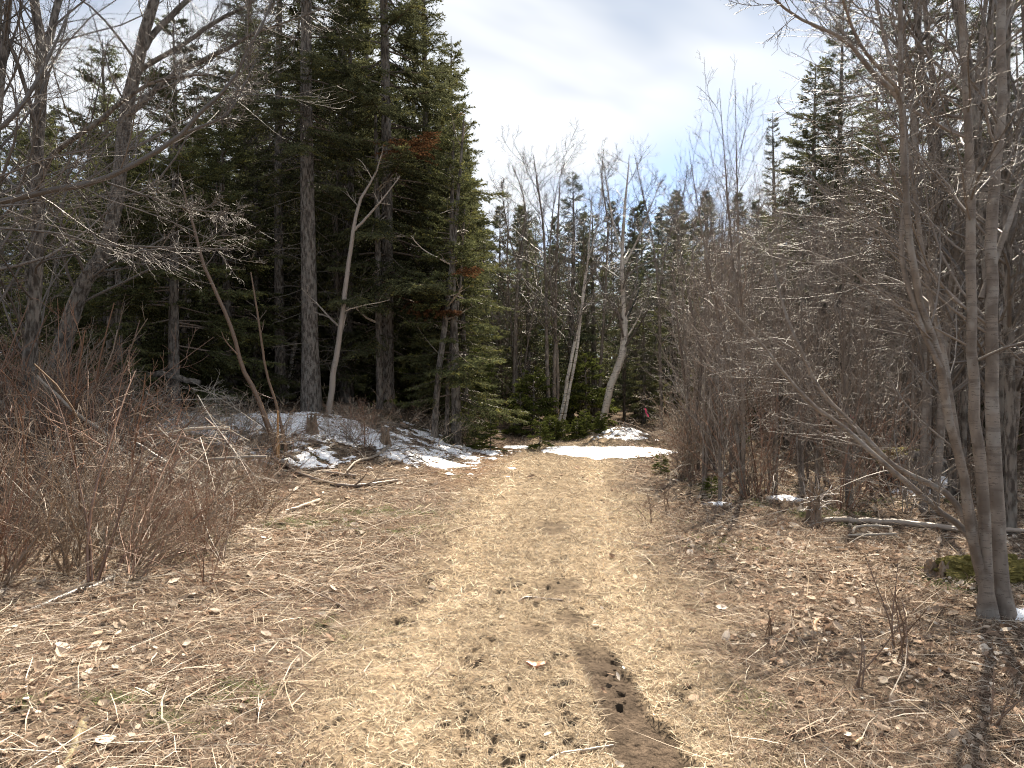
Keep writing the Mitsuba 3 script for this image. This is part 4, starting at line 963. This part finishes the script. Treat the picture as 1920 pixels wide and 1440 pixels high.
def blades(n, ya, yb, seed, L, W, elev, pal, keep=None, curve=0.3, lift=0.004, azm=None):
    R = np.random.default_rng(seed)
    x, y = scatter(n, ya, yb, R)
    if keep is not None:
        k = R.random(n) < keep(x, y); x, y = x[k], y[k]
    n = len(x)
    z = gz_at(x, y) + lift * R.random(n)
    az = R.uniform(0, 2 * np.pi, n) if azm is None else R.normal(azm[0], azm[1], n) + np.where(R.random(n) < 0.5, np.pi, 0)
    el = np.abs(R.normal(0, elev, n))
    ln = L * R.uniform(0.5, 1.5, n); w = W * R.uniform(0.7, 1.3, n) / 2
    d = np.stack([np.cos(az) * np.cos(el), np.sin(az) * np.cos(el), np.sin(el)], 1)
    p0 = np.stack([x, y, z], 1)
    d2 = norm(d + R.normal(size=(n, 3)) * curve * [1, 1, 0.35] - [0, 0, 0.10])
    p1 = p0 + d * (ln * 0.5)[:, None]; p2 = p1 + d2 * (ln * 0.5)[:, None]
    p2[:, 2] = np.maximum(p2[:, 2], gz_at(p2[:, 0], p2[:, 1]) + 0.002)
    side = norm(np.cross(d, np.array([0, 0, 1.0]) + R.normal(size=(n, 3)) * 0.7)) * w[:, None]
    V = np.stack([p0 - side, p0 + side, p1 - side * 0.9, p1 + side * 0.9, p2], 1).reshape(-1, 3)
    f = (np.array([[0, 1, 3], [0, 3, 2], [2, 3, 4]])[None] + 5 * np.arange(n)[:, None, None]).reshape(-1, 3)
    pal = np.asarray(pal(x, y, R)) * R.uniform(0.65, 1.3, (n, 1))
    return V, f, np.repeat(np.clip(pal, 0.01, 0.75), 5, 0)


def pick(R, n, cols, w):
    w = np.asarray(w, float) / sum(w)
    return np.asarray(cols)[R.choice(len(cols), n, p=w)]


def straw_pal(x, y, R):
    u = np.abs(x - cx(y)); tr = S(1.4, 0.65, u + 0.8 * (nz(x, y, 1.3, 41) - 0.5))
    g = pick(R, len(x), [(0.545, 0.455, 0.34), (0.45, 0.37, 0.27), (0.63, 0.555, 0.435), (0.27, 0.205, 0.145)], (4, 3, 2, 2))
    b = pick(R, len(x), [(0.39, 0.315, 0.245), (0.25, 0.18, 0.135), (0.50, 0.435, 0.36), (0.15, 0.10, 0.075), (0.30, 0.225, 0.17)], (3, 3, 2, 3, 3))
    lane = np.exp(-((u - 0.64) / 0.24) ** 2)
    c = np.where((R.random(len(x)) < tr)[:, None], g * (0.86 + 0.3 * lane)[:, None], b)
    grn = S(0.56, 0.70, nz(x, y, 1.1, 45)) * S(0.4, 0.65, nz(x, y, 5, 46)) * S(0.7, 1.6, u) * 0.6
    return np.where((R.random(len(x)) < grn)[:, None], [[0.13, 0.16, 0.06]], c)


def straw_keep(x, y):
    k = 1 - 1.05 * S(0.15, 0.5, soil_mask(x, y)) - pit_mask(x, y)[1] * 1.6
    u = x - cx(y)
    dens = 0.10 + 0.9 * nz(x, y, 3.2, 61) + 0.7 * (nz(x, y, 13, 62, 3) - 0.35)
    return np.clip(k * dens, 0, 1) * (1 - S(12, 15, y) * (u < -2.0) * 0.8) * np.where(y > 17, 0.3, 1)


def join(*ms):
    V, Fc, C, k = [], [], [], 0
    for v, f, c in ms:
        V.append(v); Fc.append(f + k); C.append(c); k += len(v)
    return np.vstack(V), np.vstack(Fc), np.vstack(C)


v, f, c = join(blades(150000, 2.5, 5.2, 901, 0.060, 0.0030, 0.42, straw_pal, straw_keep),
               blades(120000, 5.0, 9.0, 902, 0.080, 0.0048, 0.42, straw_pal, straw_keep),
               blades(80000, 8.8, 17.5, 903, 0.11, 0.008, 0.38, straw_pal, straw_keep))
scene['dry_grass'] = shape(v, f, 'mat_straw', None, c)
labels['dry_grass'] = {'label': 'flattened dry straw coloured grass covering trail and verges', 'category': 'grass', 'kind': 'stuff'}


def verge(x, y): return S(0.7, 1.6, np.abs(x - cx(y)) + 0.9 * (nz(x, y, 0.9, 71) - 0.5))


def stalk_pal(x, y, R): return pick(R, len(x), [(0.48, 0.41, 0.33), (0.37, 0.30, 0.225), (0.58, 0.52, 0.44), (0.22, 0.15, 0.11)], (3, 3, 2, 2))


v, f, c = join(blades(11000, 2.5, 6.5, 911, 0.30, 0.0042, 0.16, stalk_pal, lambda x, y: verge(x, y) * np.where(x < 0, 0.9, 0.35), 0.16, 0.02, (0.45, 0.9)),
               blades(12000, 6.0, 13, 912, 0.36, 0.006, 0.2, stalk_pal, lambda x, y: verge(x, y) * np.where(x < 0, 0.9, 0.45), 0.16, 0.02, (0.45, 0.9)))
scene['dead_stalks'] = shape(v, f, 'mat_straw', None, c)
labels['dead_stalks'] = {'label': 'long pale dead stalks fallen over the verges', 'category': 'stalks', 'kind': 'stuff'}


def leaves(n, ya, yb, seed, size, keep):
    R = np.random.default_rng(seed)
    x, y = scatter(n, ya, yb, R)
    k = R.random(n) < keep(x, y); x, y = x[k], y[k]; n = len(x)
    z = gz_at(x, y) + R.uniform(0.003, 0.02, n)
    az = R.uniform(0, 2 * np.pi, n); s = size * R.uniform(0.3, 1.0, n) * (1 + 0.9 * (R.random(n) < 0.2))
    up = norm(R.normal(size=(n, 3)) * 0.42 + [0, 0, 1]); a = norm(np.cross(up, np.stack([np.cos(az), np.sin(az), az * 0], 1))); b = np.cross(up, a)
    c = np.stack([x, y, z], 1); cup = R.normal(0.25, 0.3, n)[:, None]
    def pt(i, j, h): return c + a * (s * i)[:, None] + b * (s * j)[:, None] + up * (s[:, None] * h * cup)
    V = np.stack([pt(-1, 0, .5), pt(-.35, .55, .6), pt(.45, .5, .6), pt(1, .05, .7), pt(.4, -.55, .6), pt(-.4, -.5, .6), pt(0, 0, -.1)], 1).reshape(-1, 3)
    r = np.arange(6)
    f = (np.stack([r, (r + 1) % 6, r * 0 + 6], 1)[None] + 7 * np.arange(n)[:, None, None]).reshape(-1, 3)
    col = pick(R, n, [(0.32, 0.235, 0.175), (0.44, 0.36, 0.285), (0.56, 0.49, 0.41), (0.21, 0.145, 0.105), (0.62, 0.56, 0.49), (0.35, 0.265, 0.20)], (3, 3, 2, 2, 1, 2)) * R.uniform(0.7, 1.2, (n, 1))
    return V, f, np.repeat(np.clip(col, 0.02, 0.7), 7, 0)


def litter_keep(x, y):
    u = x - cx(y)
    return np.clip(0.025 + 1.0 * S(1.0, 2.2, u + 0.8 * (nz(x, y, 0.9, 71) - 0.5)) + 0.45 * S(1.0, 2.2, -u), 0, 1) * (0.35 + 0.9 * nz(x, y, 2.2, 72))


v, f, c = join(leaves(22000, 2.5, 7.0, 921, 0.026, litter_keep), leaves(22000, 6.5, 14, 922, 0.036, litter_keep), leaves(12000, 13, 24, 923, 0.05, lambda x, y: litter_keep(x, y) * (np.abs(x - cx(y)) > 1.5)))
scene['leaf_litter'] = shape(v, f, 'mat_straw', None, c)
labels['leaf_litter'] = {'label': 'curled brown and pale dead leaves lying over the verges', 'category': 'leaves', 'kind': 'stuff'}
# one larger leaf on the trail
R = np.random.default_rng(5)
g = G(1005, 1252)
lf = trimesh.creation.icosphere(subdivisions=3); lv = np.array(lf.vertices); lv = lv * [0.052, 0.03, 0.012] * (1 + 0.6 * (meshkit.fbm(lv * 2.2, 3, 4) - 0.5))[:, None]; lv[:, 2] += 0.35 * np.abs(lv[:, 0]) + 0.012
put('dead_leaf', {'': shape(lv + g, np.array(lf.faces), 'mat_twig', vnormals(lv, np.array(lf.faces)), np.tile([0.30, 0.13, 0.075], (len(lv), 1)))}, 'crumpled reddish brown leaf lying alone on the trail', 'leaf')
# soil clods kicked up beside the prints
V, Fc, k = [], [], 0
ico = trimesh.creation.icosphere(subdivisions=1); iv, fi = np.array(ico.vertices), np.array(ico.faces)
for (a, b, r, dep) in pits:
    s = R.uniform(0.004, 0.010)
    o = R.normal(size=2) * r * 1.6
    w = iv * s * (1 + 0.8 * (meshkit.noise(iv * 1.7 + R.uniform(0, 50)) - 0.5))[:, None] * [1.2, 1.0, 0.7]
    V.append(w + [a + o[0], b + o[1], float(gz_at(np.array(a + o[0]), np.array(b + o[1]))) + s * 0.2]); Fc.append(fi + k); k += len(iv)
v, f = np.vstack(V), np.vstack(Fc)
scene['soil_clods'] = shape(v, f, 'mat_ground', vnormals(v, f), np.tile([0.04, 0.029, 0.021], (len(v), 1)))
labels['soil_clods'] = {'label': 'small dark soil clods kicked up around the prints on the trail', 'category': 'soil', 'kind': 'stuff'}

# parts that are too many and too fine to pick apart
FINE = {'boughs': 'kind', 'crown': 'kind', 'branches': 'kind', 'twigs': 'kind', 'stems': 'kind', 'roots': 'kind'}
for key in list(labels):
    d = scene.get(key)
    names = [k for k in scene[d['shapegroup']['id']] if k != 'type'] if d and d.get('type') == 'instance' else [k[len(key) + 2:] for k in scene if k.startswith(key + '__')]
    for nm in names:
        if nm in FINE: labels.setdefault(f'{key}__{nm}', {})['kind'] = 'stuff'
for k, d in labels.items(): assert len(d.get('label', '').split()) <= 16, d['label']
